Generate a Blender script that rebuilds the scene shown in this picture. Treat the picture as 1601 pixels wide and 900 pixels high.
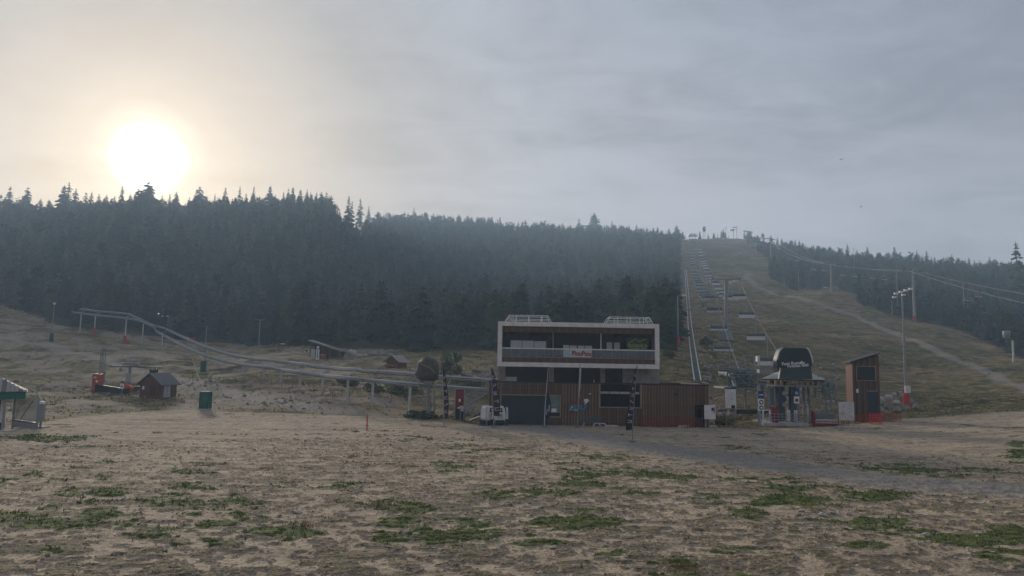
import bpy, bmesh, math, random
import numpy as np
from mathutils import Vector, Matrix
R = math.radians
sc = bpy.context.scene
for o in list(bpy.data.objects): bpy.data.objects.remove(o)
random.seed(7)
rng = np.random.default_rng(7)
col = sc.collection

# ------------------------------------------------------------------ camera
CAM_H, F, PITCH, ROLL = 5.5, 1143.0, R(6.0), R(1.0)
cam_d = bpy.data.cameras.new('camera'); cam = bpy.data.objects.new('camera', cam_d); col.objects.link(cam)
cam_d.sensor_width = 36; cam_d.lens = 36*F/1601; cam_d.clip_start = .1; cam_d.clip_end = 6000
fw = Vector((0, math.cos(PITCH), math.sin(PITCH)))
r0 = Vector((1, 0, 0)); u0 = Vector((0, -math.sin(PITCH), math.cos(PITCH)))
cr = math.cos(ROLL)*r0 + math.sin(ROLL)*u0
cu = math.cos(ROLL)*u0 - math.sin(ROLL)*r0
cam.matrix_world = Matrix(((cr.x, cu.x, -fw.x, 0), (cr.y, cu.y, -fw.y, 0), (cr.z, cu.z, -fw.z, CAM_H), (0, 0, 0, 1)))
sc.camera = cam
def ray(px, py): return fw + cr*((px-800.5)/F) + cu*((450-py)/F)
def P(px, py, Y):
    d = ray(px, py); t = Y/d.y
    return Vector((d.x*t, Y, CAM_H+d.z*t))
def proj(x, y, z):
    z = z-CAM_H
    f = y*fw.y+z*fw.z; f = np.where(np.abs(f) < 1e-6, 1e-6, f)
    return 800.5+F*(x*cr.x+y*cr.y+z*cr.z)/f, 450-F*(x*cu.x+y*cu.y+z*cu.z)/f

# ------------------------------------------------------------------ light, sky, exposure
SUN_EL, SUN_AZ = R(13.9), R(-27.1)          # azimuth from +Y towards +X
sd = Vector((math.sin(SUN_AZ)*math.cos(SUN_EL), math.cos(SUN_AZ)*math.cos(SUN_EL), math.sin(SUN_EL)))
sl = bpy.data.lights.new('sun', 'SUN'); sl.energy = 3.5; sl.angle = R(10); sl.color = (1, .89, .76)
sun = bpy.data.objects.new('sun', sl); col.objects.link(sun); sun.rotation_euler = sd.to_track_quat('Z', 'Y').to_euler()
w = bpy.data.worlds.new('World'); sc.world = w; w.use_nodes = True
nt = w.node_tree; nt.nodes.clear()
def N(t, ty, **k):
    n = t.nodes.new(ty)
    for a, b in k.items(): setattr(n, a, b)
    return n
def L(t, a, b): t.links.new(a, b)
def mathn(t, op, a, b=None, c=None, clamp=False):
    n = N(t, 'ShaderNodeMath', operation=op); n.use_clamp = clamp
    for i, v in enumerate((a, b, c)):
        if v is None: continue
        if isinstance(v, (int, float)): n.inputs[i].default_value = v
        else: L(t, v, n.inputs[i])
    return n.outputs[0]
def mixc(t, f, a, b, mode='MIX'):
    n = N(t, 'ShaderNodeMix', data_type='RGBA', blend_type=mode)
    for s, v in ((n.inputs[0], f), (n.inputs[6], a), (n.inputs[7], b)):
        if isinstance(v, (int, float)): s.default_value = v
        elif isinstance(v, (tuple, list)): s.default_value = (*v[:3], 1)
        else: L(t, v, s)
    return n.outputs[2]
def ramp(t, f, stops, interp='LINEAR'):
    n = N(t, 'ShaderNodeValToRGB'); n.color_ramp.interpolation = interp
    e = n.color_ramp.elements
    while len(e) < len(stops): e.new(.5)
    for i, (p, c) in enumerate(stops):
        e[i].position = p; e[i].color = (*c, 1) if isinstance(c, (tuple, list)) else (c, c, c, 1)
    L(t, f, n.inputs[0]); return n.outputs[0]
tc = N(nt, 'ShaderNodeTexCoord'); dirv = tc.outputs['Generated']
nrm = N(nt, 'ShaderNodeVectorMath', operation='NORMALIZE'); L(nt, dirv, nrm.inputs[0])
dot = N(nt, 'ShaderNodeVectorMath', operation='DOT_PRODUCT'); L(nt, nrm.outputs[0], dot.inputs[0]); dot.inputs[1].default_value = sd
ang = mathn(nt, 'ARCCOSINE', mathn(nt, 'MINIMUM', dot.outputs['Value'], .99999))      # radians from the sun
sep = N(nt, 'ShaderNodeSeparateXYZ'); L(nt, nrm.outputs[0], sep.inputs[0])
zc = mathn(nt, 'MAXIMUM', sep.outputs[2], .0)
# thin stratus: noise on a plane high above
pz = mathn(nt, 'ADD', zc, .12)
pxx = mathn(nt, 'DIVIDE', sep.outputs[0], pz); pyy = mathn(nt, 'DIVIDE', sep.outputs[1], pz)
cmb = N(nt, 'ShaderNodeCombineXYZ'); L(nt, pxx, cmb.inputs[0]); L(nt, pyy, cmb.inputs[1])
mp = N(nt, 'ShaderNodeMapping'); mp.inputs['Scale'].default_value = (.75, 1.1, 1); mp.inputs['Rotation'].default_value = (0, 0, -.35); L(nt, cmb.outputs[0], mp.inputs[0])
n1 = N(nt, 'ShaderNodeTexNoise'); n1.inputs['Scale'].default_value = .8; n1.inputs['Detail'].default_value = 9; n1.inputs['Roughness'].default_value = .6; n1.inputs['Distortion'].default_value = .6
L(nt, mp.outputs[0], n1.inputs['Vector'])
n2 = N(nt, 'ShaderNodeTexNoise'); n2.inputs['Scale'].default_value = 3.0; n2.inputs['Detail'].default_value = 9; n2.inputs['Roughness'].default_value = .65; n2.inputs['Distortion'].default_value = 1.3
L(nt, mp.outputs[0], n2.inputs['Vector'])
cl = mathn(nt, 'ADD', mathn(nt, 'MULTIPLY', n1.outputs[0], .65), mathn(nt, 'MULTIPLY', n2.outputs[0], .35))
cloud = ramp(nt, cl, [(.38, .72), (.50, 1.0), (.60, 1.12)])
base = ramp(nt, ang, [(0, (.14, .135, .140)), (.22, (.170, .163, .173)), (.45, (.226, .220, .244)), (.85, (.196, .194, .230)), (1, (.180, .178, .215))])
up = ramp(nt, zc, [(0, (1.08, 1.03, .98)), (.25, (1, 1, 1)), (.50, (.84, .93, .97)), (1, (.72, .84, .95))])
veil = mixc(nt, 1.0, mixc(nt, 1.0, base, up, 'MULTIPLY'), cloud, 'MULTIPLY')
glow = ramp(nt, mathn(nt, 'MULTIPLY', ang, 1/.30), [(0, (9, 8.4, 7.6)), (.085, (3.0, 2.8, 2.5)), (.125, (.50, .46, .39)), (.165, (.16, .145, .125)), (.25, (.055, .05, .044)), (.42, (.018, .015, .014)), (1, (0, 0, 0))], 'EASE')
glow = mixc(nt, 1.0, glow, ramp(nt, cl, [(.38, .62), (.6, 1.25)]), 'MULTIPLY')
veil = mixc(nt, 1.0, veil, glow, 'ADD')
sky = N(nt, 'ShaderNodeTexSky', sky_type='NISHITA'); sky.sun_disc = False; sky.sun_elevation = SUN_EL; sky.sun_rotation = SUN_AZ; sky.air_density = 1.2; sky.dust_density = 3
bg1 = N(nt, 'ShaderNodeBackground'); L(nt, sky.outputs[0], bg1.inputs[0]); bg1.inputs[1].default_value = .07
bg2 = N(nt, 'ShaderNodeBackground'); L(nt, veil, bg2.inputs[0]); bg2.inputs[1].default_value = 1.0
ms = N(nt, 'ShaderNodeMixShader'); ms.inputs[0].default_value = .90; L(nt, bg1.outputs[0], ms.inputs[1]); L(nt, bg2.outputs[0], ms.inputs[2])
wo = N(nt, 'ShaderNodeOutputWorld'); L(nt, ms.outputs[0], wo.inputs[0])
sc.view_settings.view_transform = 'Standard'; sc.view_settings.look = 'None'; sc.view_settings.exposure = .95; sc.view_settings.gamma = 1
sc.cycles.volume_bounces = 0; sc.cycles.max_bounces = 5; sc.cycles.transparent_max_bounces = 12
sc.cycles.use_denoising = True

# ------------------------------------------------------------------ helpers
def tag(o, label=None, cat=None, group=None, kind=None):
    if label: o['label'] = label
    if cat: o['category'] = cat
    if group: o['group'] = group
    if kind: o['kind'] = kind
    return o
def empty(name, loc, rz=0, label=None, cat=None, group=None):
    o = bpy.data.objects.new(name, None); col.objects.link(o); o.location = loc; o.rotation_euler = (0, 0, rz)
    return tag(o, label, cat, group)
def copy_tree(o, parent=None):
    c = o.copy(); col.objects.link(c)
    if parent: c.parent = parent
    for ch in o.children: copy_tree(ch, c)
    return c
_m = {}
def mat(name, c, rough=.75, var=.25, scale=3.0, metal=0.0, bump=0.0, alpha=1.0, emit=None, spec=.3):
    """procedural paint / wood / metal: base colour broken up by two noises, roughness varied"""
    if name in _m: return _m[name]
    m = bpy.data.materials.new(name); m.use_nodes = True; t = m.node_tree; b = t.nodes['Principled BSDF']
    tcx = N(t, 'ShaderNodeTexCoord')
    n = N(t, 'ShaderNodeTexNoise'); n.inputs['Scale'].default_value = scale; n.inputs['Detail'].default_value = 6; L(t, tcx.outputs['Object'], n.inputs['Vector'])
    v = ramp(t, n.outputs[0], [(.3, 1-var), (.7, 1+var)])
    L(t, mixc(t, 1.0, c, v, 'MULTIPLY'), b.inputs['Base Color'])
    L(t, ramp(t, n.outputs[0], [(.3, max(0, rough-.12)), (.7, min(1, rough+.12))]), b.inputs['Roughness'])
    b.inputs['Metallic'].default_value = metal; b.inputs['Specular IOR Level'].default_value = spec
    if bump:
        bp = N(t, 'ShaderNodeBump'); bp.inputs['Strength'].default_value = bump; bp.inputs['Distance'].default_value = .03
        n3 = N(t, 'ShaderNodeTexNoise'); n3.inputs['Scale'].default_value = scale*6; n3.inputs['Detail'].default_value = 4; L(t, tcx.outputs['Object'], n3.inputs['Vector'])
        L(t, n3.outputs[0], bp.inputs['Height']); L(t, bp.outputs[0], b.inputs['Normal'])
    if alpha < 1: b.inputs['Alpha'].default_value = alpha
    if emit: b.inputs['Emission Color'].default_value = (*emit[:3], 1); b.inputs['Emission Strength'].default_value = emit[3]
    _m[name] = m; return m
class MB:
    def __init__(s): s.v = []; s.f = []
    def add(s, vs, fs):
        k = len(s.v); s.v += [tuple(v) for v in vs]; s.f += [tuple(i+k for i in f) for f in fs]; return s
    def box(s, x0, x1, y0, y1, z0, z1, rz=0, M=None):
        vs = [Vector((x, y, z)) for z in (z0, z1) for y in (y0, y1) for x in (x0, x1)]
        if rz:
            c = Vector(((x0+x1)/2, (y0+y1)/2, 0)); Rm = Matrix.Rotation(rz, 3, 'Z'); vs = [Rm@(v-c)+c for v in vs]
        if M: vs = [M@v for v in vs]
        return s.add(vs, [(0, 2, 3, 1), (4, 5, 7, 6), (0, 1, 5, 4), (2, 6, 7, 3), (0, 4, 6, 2), (1, 3, 7, 5)])
    def cbox(s, cx, cy, cz, sx, sy, sz, rz=0): return s.box(cx-sx/2, cx+sx/2, cy-sy/2, cy+sy/2, cz-sz/2, cz+sz/2, rz)
    def bar(s, a, b, r, r2=None, n=6):
        a, b = Vector(a), Vector(b); r2 = r if r2 is None else r2
        d = (b-a).normalized(); q = d.orthogonal().normalized() if abs(d.z) > .99 else d.cross(Vector((0, 0, 1))).normalized(); e = d.cross(q)
        vs = [a+(q*math.cos(2*math.pi*i/n)+e*math.sin(2*math.pi*i/n))*r for i in range(n)]+[b+(q*math.cos(2*math.pi*i/n)+e*math.sin(2*math.pi*i/n))*r2 for i in range(n)]
        fs = [(i, (i+1) % n, n+(i+1) % n, n+i) for i in range(n)]+[tuple(range(n-1, -1, -1)), tuple(range(n, 2*n))]
        return s.add(vs, fs)
    def tube(s, pts, r, n=6):
        pts = [Vector(p) for p in pts]; vs = []; fs = []
        for k, p in enumerate(pts):
            d = (pts[min(k+1, len(pts)-1)]-pts[max(k-1, 0)]).normalized()
            q = d.cross(Vector((0, 0, 1))) if abs(d.z) < .98 else d.cross(Vector((0, 1, 0))); q.normalize(); e = d.cross(q)
            rr = r[k] if isinstance(r, (list, tuple)) else r
            vs += [p+(q*math.cos(2*math.pi*i/n)+e*math.sin(2*math.pi*i/n))*rr for i in range(n)]
        for k in range(len(pts)-1): fs += [(k*n+i, k*n+(i+1) % n, (k+1)*n+(i+1) % n, (k+1)*n+i) for i in range(n)]
        fs += [tuple(range(n-1, -1, -1)), tuple(range((len(pts)-1)*n, len(pts)*n))]
        return s.add(vs, fs)
    def prism(s, prof, y0, y1, axis='y'):
        """polygon of (a, b) pushed from y0 to y1 along axis; for 'y' a = x, b = z; 'x' a = y, b = z; 'z' a = x, b = y"""
        n = len(prof)
        f = {'y': lambda a, b, t: (a, t, b), 'x': lambda a, b, t: (t, a, b), 'z': lambda a, b, t: (a, b, t)}[axis]
        vs = [f(a, b, y0) for a, b in prof]+[f(a, b, y1) for a, b in prof]
        return s.add(vs, [tuple(range(n)), tuple(range(2*n-1, n-1, -1))]+[((i+1) % n, i, n+i, n+(i+1) % n) for i in range(n)])
    def lathe(s, prof, c=(0, 0, 0), n=16, sy=1):
        vs = [(c[0]+r*math.cos(2*math.pi*i/n), c[1]+sy*r*math.sin(2*math.pi*i/n), c[2]+z) for r, z in prof for i in range(n)]
        fs = [(k*n+i, k*n+(i+1) % n, (k+1)*n+(i+1) % n, (k+1)*n+i) for k in range(len(prof)-1) for i in range(n)]
        fs += [tuple(range(n-1, -1, -1)), tuple(range((len(prof)-1)*n, len(prof)*n))]
        return s.add(vs, fs)
    def mesh(s, name, m, smooth=False):
        me = bpy.data.meshes.new(name); me.from_pydata(s.v, [], s.f); me.materials.append(m)
        if smooth: me.shade_smooth()
        return me
    def build(s, name, m, parent=None, smooth=False, bevel=0, loc=None):
        me = s.mesh(name, m, smooth)
        if bevel:
            bm = bmesh.new(); bm.from_mesh(me); bmesh.ops.bevel(bm, geom=list(bm.edges), offset=bevel, segments=1, affect='EDGES', clamp_overlap=True); bm.to_mesh(me); bm.free()
        o = bpy.data.objects.new(name, me); col.objects.link(o)
        if parent: o.parent = parent
        if loc is not None: o.location = loc
        return o
def text(body, size, loc, rot, m, parent, name='lettering', ex=.01, sx=1.0, bold=.0):
    cu_ = bpy.data.curves.new(name, 'FONT'); cu_.body = body; cu_.size = size; cu_.extrude = ex; cu_.align_x = 'CENTER'; cu_.align_y = 'CENTER'; cu_.resolution_u = 3; cu_.offset = bold
    to = bpy.data.objects.new(name, cu_); me = bpy.data.meshes.new_from_object(to); bpy.data.objects.remove(to)
    me.materials.clear(); me.materials.append(m)
    o = bpy.data.objects.new(name, me); col.objects.link(o); o.parent = parent; o.location = loc; o.rotation_euler = rot; o.scale = (sx, 1, 1)
    return o

# ------------------------------------------------------------------ numpy noise
def _h(ix, iy, seed):
    h = (ix.astype(np.int64)*374761393+iy.astype(np.int64)*668265263+seed*982451653) & 0xffffffff
    h = ((h ^ (h >> 13))*1274126177) & 0xffffffff
    return ((h ^ (h >> 16)) & 0xffff)/65535.0
def vnoise(x, y, s, seed=0):
    x = x/s; y = y/s; ix = np.floor(x); iy = np.floor(y); fx = x-ix; fy = y-iy
    fx = fx*fx*(3-2*fx); fy = fy*fy*(3-2*fy)
    a, b, c, d = _h(ix, iy, seed), _h(ix+1, iy, seed), _h(ix, iy+1, seed), _h(ix+1, iy+1, seed)
    return (a*(1-fx)+b*fx)*(1-fy)+(c*(1-fx)+d*fx)*fy
def fbm(x, y, s, o=4, seed=0, gain=.5):
    r = 0; a = 1; t = 0
    ca, sa = math.cos(.6), math.sin(.6)
    for k in range(o):
        r = r+a*vnoise(x, y, s, seed+k*17); t += a; a *= gain; s *= .5; x, y = x*ca-y*sa, x*sa+y*ca
    return r/t
def sst(a, b, x): t = np.clip((x-a)/(b-a), 0, 1); return t*t*(3-2*t)

# ------------------------------------------------------------------ terrain: profiles (distance, photo row) or (distance, None, height)
Z = None
COLS = [
 (-200, [(75, Z, .5), (100, Z, 2.2), (125, Z, 5.5), (150, Z, 10), (190, Z, 18), (260, Z, 38), (400, Z, 86), (445, Z, 88)]),
 (0,    [(55, Z, .05), (75, Z, .35), (100, 600), (125, 562), (150, 527), (190, 484), (260, 430), (400, 343), (445, 341)]),
 (150,  [(62, Z, .05), (80, Z, .6), (95, 609), (112, 578), (125, 556), (150, 536), (180, 508), (250, 440), (400, 338), (445, 337)]),
 (300,  [(64, Z, .05), (75, 641), (88, 616), (98, 597), (130, 562), (170, 538), (240, 475), (400, 338), (445, 337)]),
 (450,  [(70, Z, .05), (80, 629), (92, 607), (130, 553), (160, 540), (240, 478), (400, 335), (445, 334)]),
 (508,  [(71, Z, .05), (80, 632), (91, 610), (124, 560), (155, 540), (245, 478), (400, 341), (445, 340)]),
 (560,  [(72, Z, .05), (78, 636), (90, 612), (118, 566), (150, 541), (270, 480), (560, 354), (600, 353)]),
 (605,  [(73, Z, .08), (79, 639), (92, 608), (118, 568), (150, 541), (280, 478), (580, 351), (620, 350)]),
 (650,  [(74, Z, .1), (80, 642), (95, 603), (118, 570), (150, 541), (300, 475), (620, 352), (660, 351)]),
 (740,  [(74, Z, .1), (84, Z, .8), (94, 602), (108, 570), (140, 543), (300, 475), (640, 358), (680, 357)]),
 (900,  [(80, Z, .1), (86, Z, .6), (97, Z, 3.6), (112, Z, 7), (145, 535), (300, 475), (640, 368), (680, 367)]),
 (1050, [(80, Z, .1), (84, Z, .5), (95, 600), (110, 562), (200, 500), (400, 425), (620, 377), (660, 376)]),
 (1130, [(70, Z, .05), (78, Z, .5), (86, 634), (97, 602), (120, 565), (200, 492), (400, 421), (600, 377), (650, 376)]),
 (1200, [(70, Z, .05), (80, Z, .4), (90, 630), (105, 602), (130, 566), (200, 500), (400, 425), (600, 380), (650, 379)]),
 (1300, [(68, Z, .05), (78, 657), (90, 632), (110, 600), (150, 549), (230, 490), (285, 456), (310, 464), (400, 436), (560, 402), (600, 401)]),
 (1430, [(60, Z, .05), (80, 650), (100, 621), (135, 580), (190, 526), (230, 500), (300, 474), (520, 412), (560, 411)]),
 (1601, [(42, Z, .05), (60, Z, .6), (80, 644), (105, 610), (140, 577), (160, 562), (200, 536), (330, 470), (470, 424), (510, 423)]),
 (1800, [(42, Z, .05), (60, Z, .9), (80, Z, 2), (105, Z, 4), (160, Z, 12), (330, Z, 42), (470, Z, 68), (510, Z, 69)]),
]
def pchip(xs, ys, x):
    xs = np.array(xs, float); ys = np.array(ys, float); h = np.diff(xs); dl = np.diff(ys)/h
    d = np.zeros_like(ys)
    for i in range(1, len(xs)-1):
        if dl[i-1]*dl[i] > 0: w1 = 2*h[i]+h[i-1]; w2 = h[i]+2*h[i-1]; d[i] = (w1+w2)/(w1/dl[i-1]+w2/dl[i])
    d[0] = dl[0]; d[-1] = dl[-1]
    k = np.clip(np.searchsorted(xs, x)-1, 0, len(xs)-2); t = (x-xs[k])/h[k]
    t = np.clip(t, 0, 1)
    return (2*t**3-3*t**2+1)*ys[k]+(t**3-2*t**2+t)*h[k]*d[k]+(-2*t**3+3*t**2)*ys[k+1]+(t**3-t**2)*h[k]*d[k+1]
prof = []
for px, kn in COLS:
    ys, zs, ts = [1.0, 15.0], [0.0, 0.0], []
    for k in kn:
        if k[1] is None: ys.append(k[0]); zs.append(k[2])
        else: p = P(px, k[1], k[0]); ys.append(k[0]); zs.append(p.z); ts.append(p.x/p.y)
    zr = zs[-1]; yr = ys[-1]
    ys += [yr*1.15, yr*1.6, 1400, 2300]; zs += [zr*.88, zr*.5, zr*.3, 10]
    prof.append(((px-800.5)/F*1.0, ys, zs))
TT = np.array([p[0] for p in prof])
def macro(t, Y):
    Zc = np.stack([pchip(p[1], p[2], Y) for p in prof])
    n = len(TT); t = np.clip(t, TT[0], TT[-1]); k = np.clip(np.searchsorted(TT, t)-1, 0, n-2); idx = np.arange(t.size)
    def D(i):
        a = np.clip(i-1, 0, n-1); b = np.clip(i+1, 0, n-1)
        return (Zc[b, idx]-Zc[a, idx])/(TT[b]-TT[a])
    h = TT[k+1]-TT[k]; s = (t-TT[k])/h
    return (2*s**3-3*s**2+1)*Zc[k, idx]+(s**3-2*s**2+s)*h*D(k)*.8+(-2*s**3+3*s**2)*Zc[k+1, idx]+(s**3-s**2)*h*D(k+1)*.8
PATCH = [(300, 738, 50, 7), (810, 770, 60, 12), (890, 768, 40, 7), (960, 735, 90, 8), (1020, 742, 60, 10), (690, 835, 90, 16), (600, 815, 55, 10), (640, 790, 60, 12),
         (1070, 880, 80, 16), (1140, 862, 70, 10), (60, 815, 90, 16), (150, 810, 70, 14), (330, 820, 40, 6), (240, 832, 60, 10), (1370, 775, 60, 10), (1350, 815, 60, 12), (1460, 735, 90, 5),
         (1500, 845, 90, 10), (1580, 830, 60, 14), (860, 850, 60, 8), (900, 815, 70, 7), (170, 770, 30, 6), (1590, 700, 20, 22), (1130, 700, 70, 4), (1340, 850, 50, 6), (60, 740, 50, 4), (60, 684, 75, 6), (430, 830, 60, 7), (1240, 780, 50, 8)]
def grassmask(x, y, z):
    """0..1 cover of grass, and where the sandy plaza is"""
    X, Y_ = proj(x, y, z)
    r = np.hypot(x, y)
    se = np.interp(X, [-400, 0, 130, 300, 420, 560, 660, 770, 1110, 1200, 1300, 1400, 1500, 1601, 2000], [700, 668, 650, 640, 645, 650, 657, 665, 668, 671, 667, 656, 649, 642, 640])
    se = se+6*(fbm(x, y, 6, 3, 91)-.5)
    sand = sst(-3, 3, Y_-se)*(y > 0); sand = np.where(y <= 1, 1, sand)
    gp = np.zeros_like(x)
    for (cx, cy, rx, ry) in PATCH:
        d = np.hypot((X-cx)/rx, (Y_-cy)/ry); gp = np.maximum(gp, np.clip(1.3-d, 0, 1))
    gp = np.where(y > 8, gp, 0)
    nz = .62*fbm(x*.7, y, 2.2, 5, 5, .62)+.38*fbm(x*.6, y, .42, 4, 5, .6)
    broad = fbm(x, y, 9, 3, 33)
    g = sst(.50, .62, nz+gp*.20-.055+.10*(broad-.5)-.05*sst(38, 60, r))
    left = sst(700, 560, X)*(1-sand)
    back = (1-sand)*(.62+.38*sst(.40, .58, fbm(x, y, 5, 5, 61, .6)))*(1-left)+left*sst(.40, .62, fbm(x, y*1.6, 5, 5, 44, .6)+.02)
    return sand, np.clip(sand*g+back, 0, 1), gp
def clod(x, y): return sst(.51, .60, fbm(x*.55, y, .30, 4, 5, .62)+.16*(fbm(x, y, 6, 3, 123)-.5))
def height(x, y, fine=True):
    x = np.atleast_1d(np.asarray(x, float)); y = np.atleast_1d(np.asarray(y, float))
    r = np.hypot(x, y); az = np.arctan2(x, y); aa = np.clip(np.abs(az), 0, R(40))
    t = np.tan(np.clip(az, -R(40), R(40))); Yf = np.where(np.abs(az) < R(40), y, r*np.cos(aa))
    z = macro(t, np.maximum(Yf, 1.0))
    fl = sst(R(60), R(110), np.abs(az)); z = z*(1-fl)
    # soil banks and rough ground behind the plaza
    k = sst(66, 90, r)*(1-fl)
    bl = ((np.abs(x-8) < 12) & (y > 60) & (y < 81))
    z = z+k*np.where(bl, 0, 1)*((fbm(x, y, 9, 4, 3)-.5)*1.3+(fbm(x, y, 2.0, 3, 8)-.5)*.34)+sst(80, 110, r)*(1-fl)*(-.55*sst(.52, .70, fbm(x*.5, y, 7, 4, 207, .6)))
    z = z+sst(150, 300, r)*(fbm(x, y, 45, 4, 12)-.5)*5*(1-fl)
    if fine:
        nr = 1-sst(60, 110, r)
        z = z+nr*((fbm(x, y, 3.5, 3, 21)-.5)*.10+clod(x, y)*.055+(fbm(x*.7, y, .16, 2, 301)-.5)*.045*(1-sst(26, 40, r))+(fbm(x*.18, y, .9, 3, 77)-.5)*.11*sst(20, 45, r))
    return z
def zt(x, y): return float(height(x, y)[0])
_Y = np.concatenate([np.arange(12, 200, .25), np.arange(200, 900, 2.0)])
def hit(px, py):
    d = ray(px, py); t = _Y/d.y; xs = d.x*t; zs = CAM_H+d.z*t
    h = height(xs, _Y); b = np.nonzero(zs <= h)[0]
    k = b[0] if len(b) else len(_Y)-1
    k = max(k, 1); a0 = zs[k-1]-h[k-1]; a1 = zs[k]-h[k]; f = a0/(a0-a1) if a0 != a1 else 0
    Y = _Y[k-1]+(_Y[k]-_Y[k-1])*min(max(f, 0), 1); p = P(px, py, Y); p.z = zt(p.x, p.y); return p
def ridge(px, lo=330, hi=800):
    Ys = np.arange(lo, hi, 4.0); d = ray(px, 360); xs = d.x/d.y*Ys
    hz = height(xs, Ys); _, py = proj(xs, Ys, hz); k = int(np.argmin(py)); return Vector((xs[k], Ys[k], hz[k])), float(py[k])
def pxm(p): return F/p.y          # photo pixels per metre at a point

# grid in rings round the camera: rows close where the photo shows single clods
rr = [0.6, 3, 7, 11, 14, 15.5]
q = 5.5*1143/17.0
py_ = q
while 6286/py_ < 75: rr.append(6286/py_); py_ -= .62 if 6286/py_ < 48 else .42
rcur = rr[-1]
while rcur < 900: rcur *= 1.0075; rr.append(rcur)
rr += [1000, 1150, 1400, 1800, 2300]
rr = np.array(rr)
azs = np.concatenate([np.linspace(R(-180), R(-46), 40, endpoint=False), np.linspace(R(-46), R(46), 860), np.linspace(R(46), R(180), 40, endpoint=False)[1:]])
nr_, na = len(rr), len(azs)
RR, AA = np.meshgrid(rr, azs, indexing='ij')
gx = (RR*np.sin(AA)).ravel(); gy = (RR*np.cos(AA)).ravel()
gz = height(gx, gy)
gX, gY = proj(gx, gy, gz); front = gy > 5
sand, grass, gpatch = grassmask(gx, gy, gz)
gz = gz+grass*sand*.02*(gy > 0)
cld = clod(gx, gy)*(gy > 0)*sst(70, 45, RR.ravel())
def dist_poly(pts, x, y):
    best = np.full(x.shape, 1e9)
    for a, b in zip(pts[:-1], pts[1:]):
        dx, dy = b.x-a.x, b.y-a.y; t = np.clip(((x-a.x)*dx+(y-a.y)*dy)/(dx*dx+dy*dy+1e-9), 0, 1)
        best = np.minimum(best, np.hypot(x-a.x-t*dx, y-a.y-t*dy))
    return best
road_pts = [P(*q_, 5.5*1143/(q_[1]-(570+(q_[0]-900)*.0175))) for q_ in [(770, 664), (850, 668), (900, 676), (980, 692), (1100, 706), (1250, 728), (1400, 746), (1601, 765), (1900, 800)]]
tl_pts = [hit(*q_) for q_ in [(-60, 520), (0, 528), (60, 537), (115, 551), (190, 570), (260, 590), (330, 606), (400, 620), (470, 634), (560, 648)]]
tr_pts = [hit(*q_) for q_ in [(1172, 427), (1166, 437), (1180, 446), (1212, 462)]]+[hit(*q_) for q_ in [(1262, 469), (1300, 482), (1335, 492), (1365, 506), (1420, 528), (1480, 556), (1540, 580), (1601, 603), (1680, 640)]]
jit = (fbm(gx, gy, 3, 4, 55)-.5)
d_road = dist_poly(road_pts, gx, gy)+jit*2.2
d_tl = dist_poly(tl_pts, gx, gy)+jit*1.2; d_tr = dist_poly(tr_pts, gx, gy)+jit*2.2
m_road = sst(3.3, 1.6, d_road); m_tl = sst(2.0, 1.2, d_tl)*(1-sand); m_tr = sst(2.1, 1.0, d_tr)*.95
# forest outline as the photo shows it: above the line on the left part, right of the slope on the right part
fl_line = np.interp(gX, [-600, 0, 60, 110, 190, 300, 420, 520, 640, 760, 1055, 1064, 1066], [470, 476, 494, 512, 520, 533, 541, 543, 546, 548, 546, 540, 0])
fr_line = np.interp(gX, [1166, 1168, 1200, 1206, 1240, 1290, 1300, 1330, 1345, 1420, 1500, 1560, 1601, 2400], [0, 380, 404, 436, 452, 452, 446, 462, 478, 498, 516, 545, 560, 720])
wob = (fbm(gx, gy, 14, 3, 71)-.5)*10
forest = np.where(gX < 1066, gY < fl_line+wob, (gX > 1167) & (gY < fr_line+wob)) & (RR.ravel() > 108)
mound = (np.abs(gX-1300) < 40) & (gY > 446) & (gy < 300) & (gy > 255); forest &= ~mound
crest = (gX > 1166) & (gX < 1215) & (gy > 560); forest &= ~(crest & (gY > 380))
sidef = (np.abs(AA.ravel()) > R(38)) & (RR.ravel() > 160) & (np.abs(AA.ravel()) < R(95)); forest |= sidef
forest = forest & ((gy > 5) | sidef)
tawny = np.where(gX > 1062, np.clip(sst(.48, .62, fbm(gx, gy*1.3, 16, 4, 101))+.8*sst(1120, 1085, gX)*(gX > 1066)*(gY < 560), 0, 1), np.clip(sst(.46, .6, fbm(gx, gy, 12, 4, 103)), 0, 1)*.8)
def attr(me, name, a, b, c):
    at = me.color_attributes.new(name, 'FLOAT_COLOR', 'POINT'); arr = np.ones((len(a), 4), np.float32); arr[:, 0] = a; arr[:, 1] = b; arr[:, 2] = c
    at.data.foreach_set('color', arr.ravel())
ii, jj = np.meshgrid(np.arange(nr_-1), np.arange(na), indexing='ij'); j2 = (jj+1) % na
quads = np.stack([ii*na+jj, ii*na+j2, (ii+1)*na+j2, (ii+1)*na+jj], -1).reshape(-1, 4)
fc = quads[:, 0]
cls = np.zeros(len(quads), int)
cls[(gX[fc] > 1045) & (gY[fc] < 660) & (sand[fc] < .5) & (gy[fc] > 60)] = 1
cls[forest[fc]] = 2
cls[m_road[fc] > .5] = 3; cls[(m_tl[fc] > .5)] = 4; cls[(m_tr[fc] > .5) & (gy[fc] > 60)] = 5
exec_mats = {}
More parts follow.
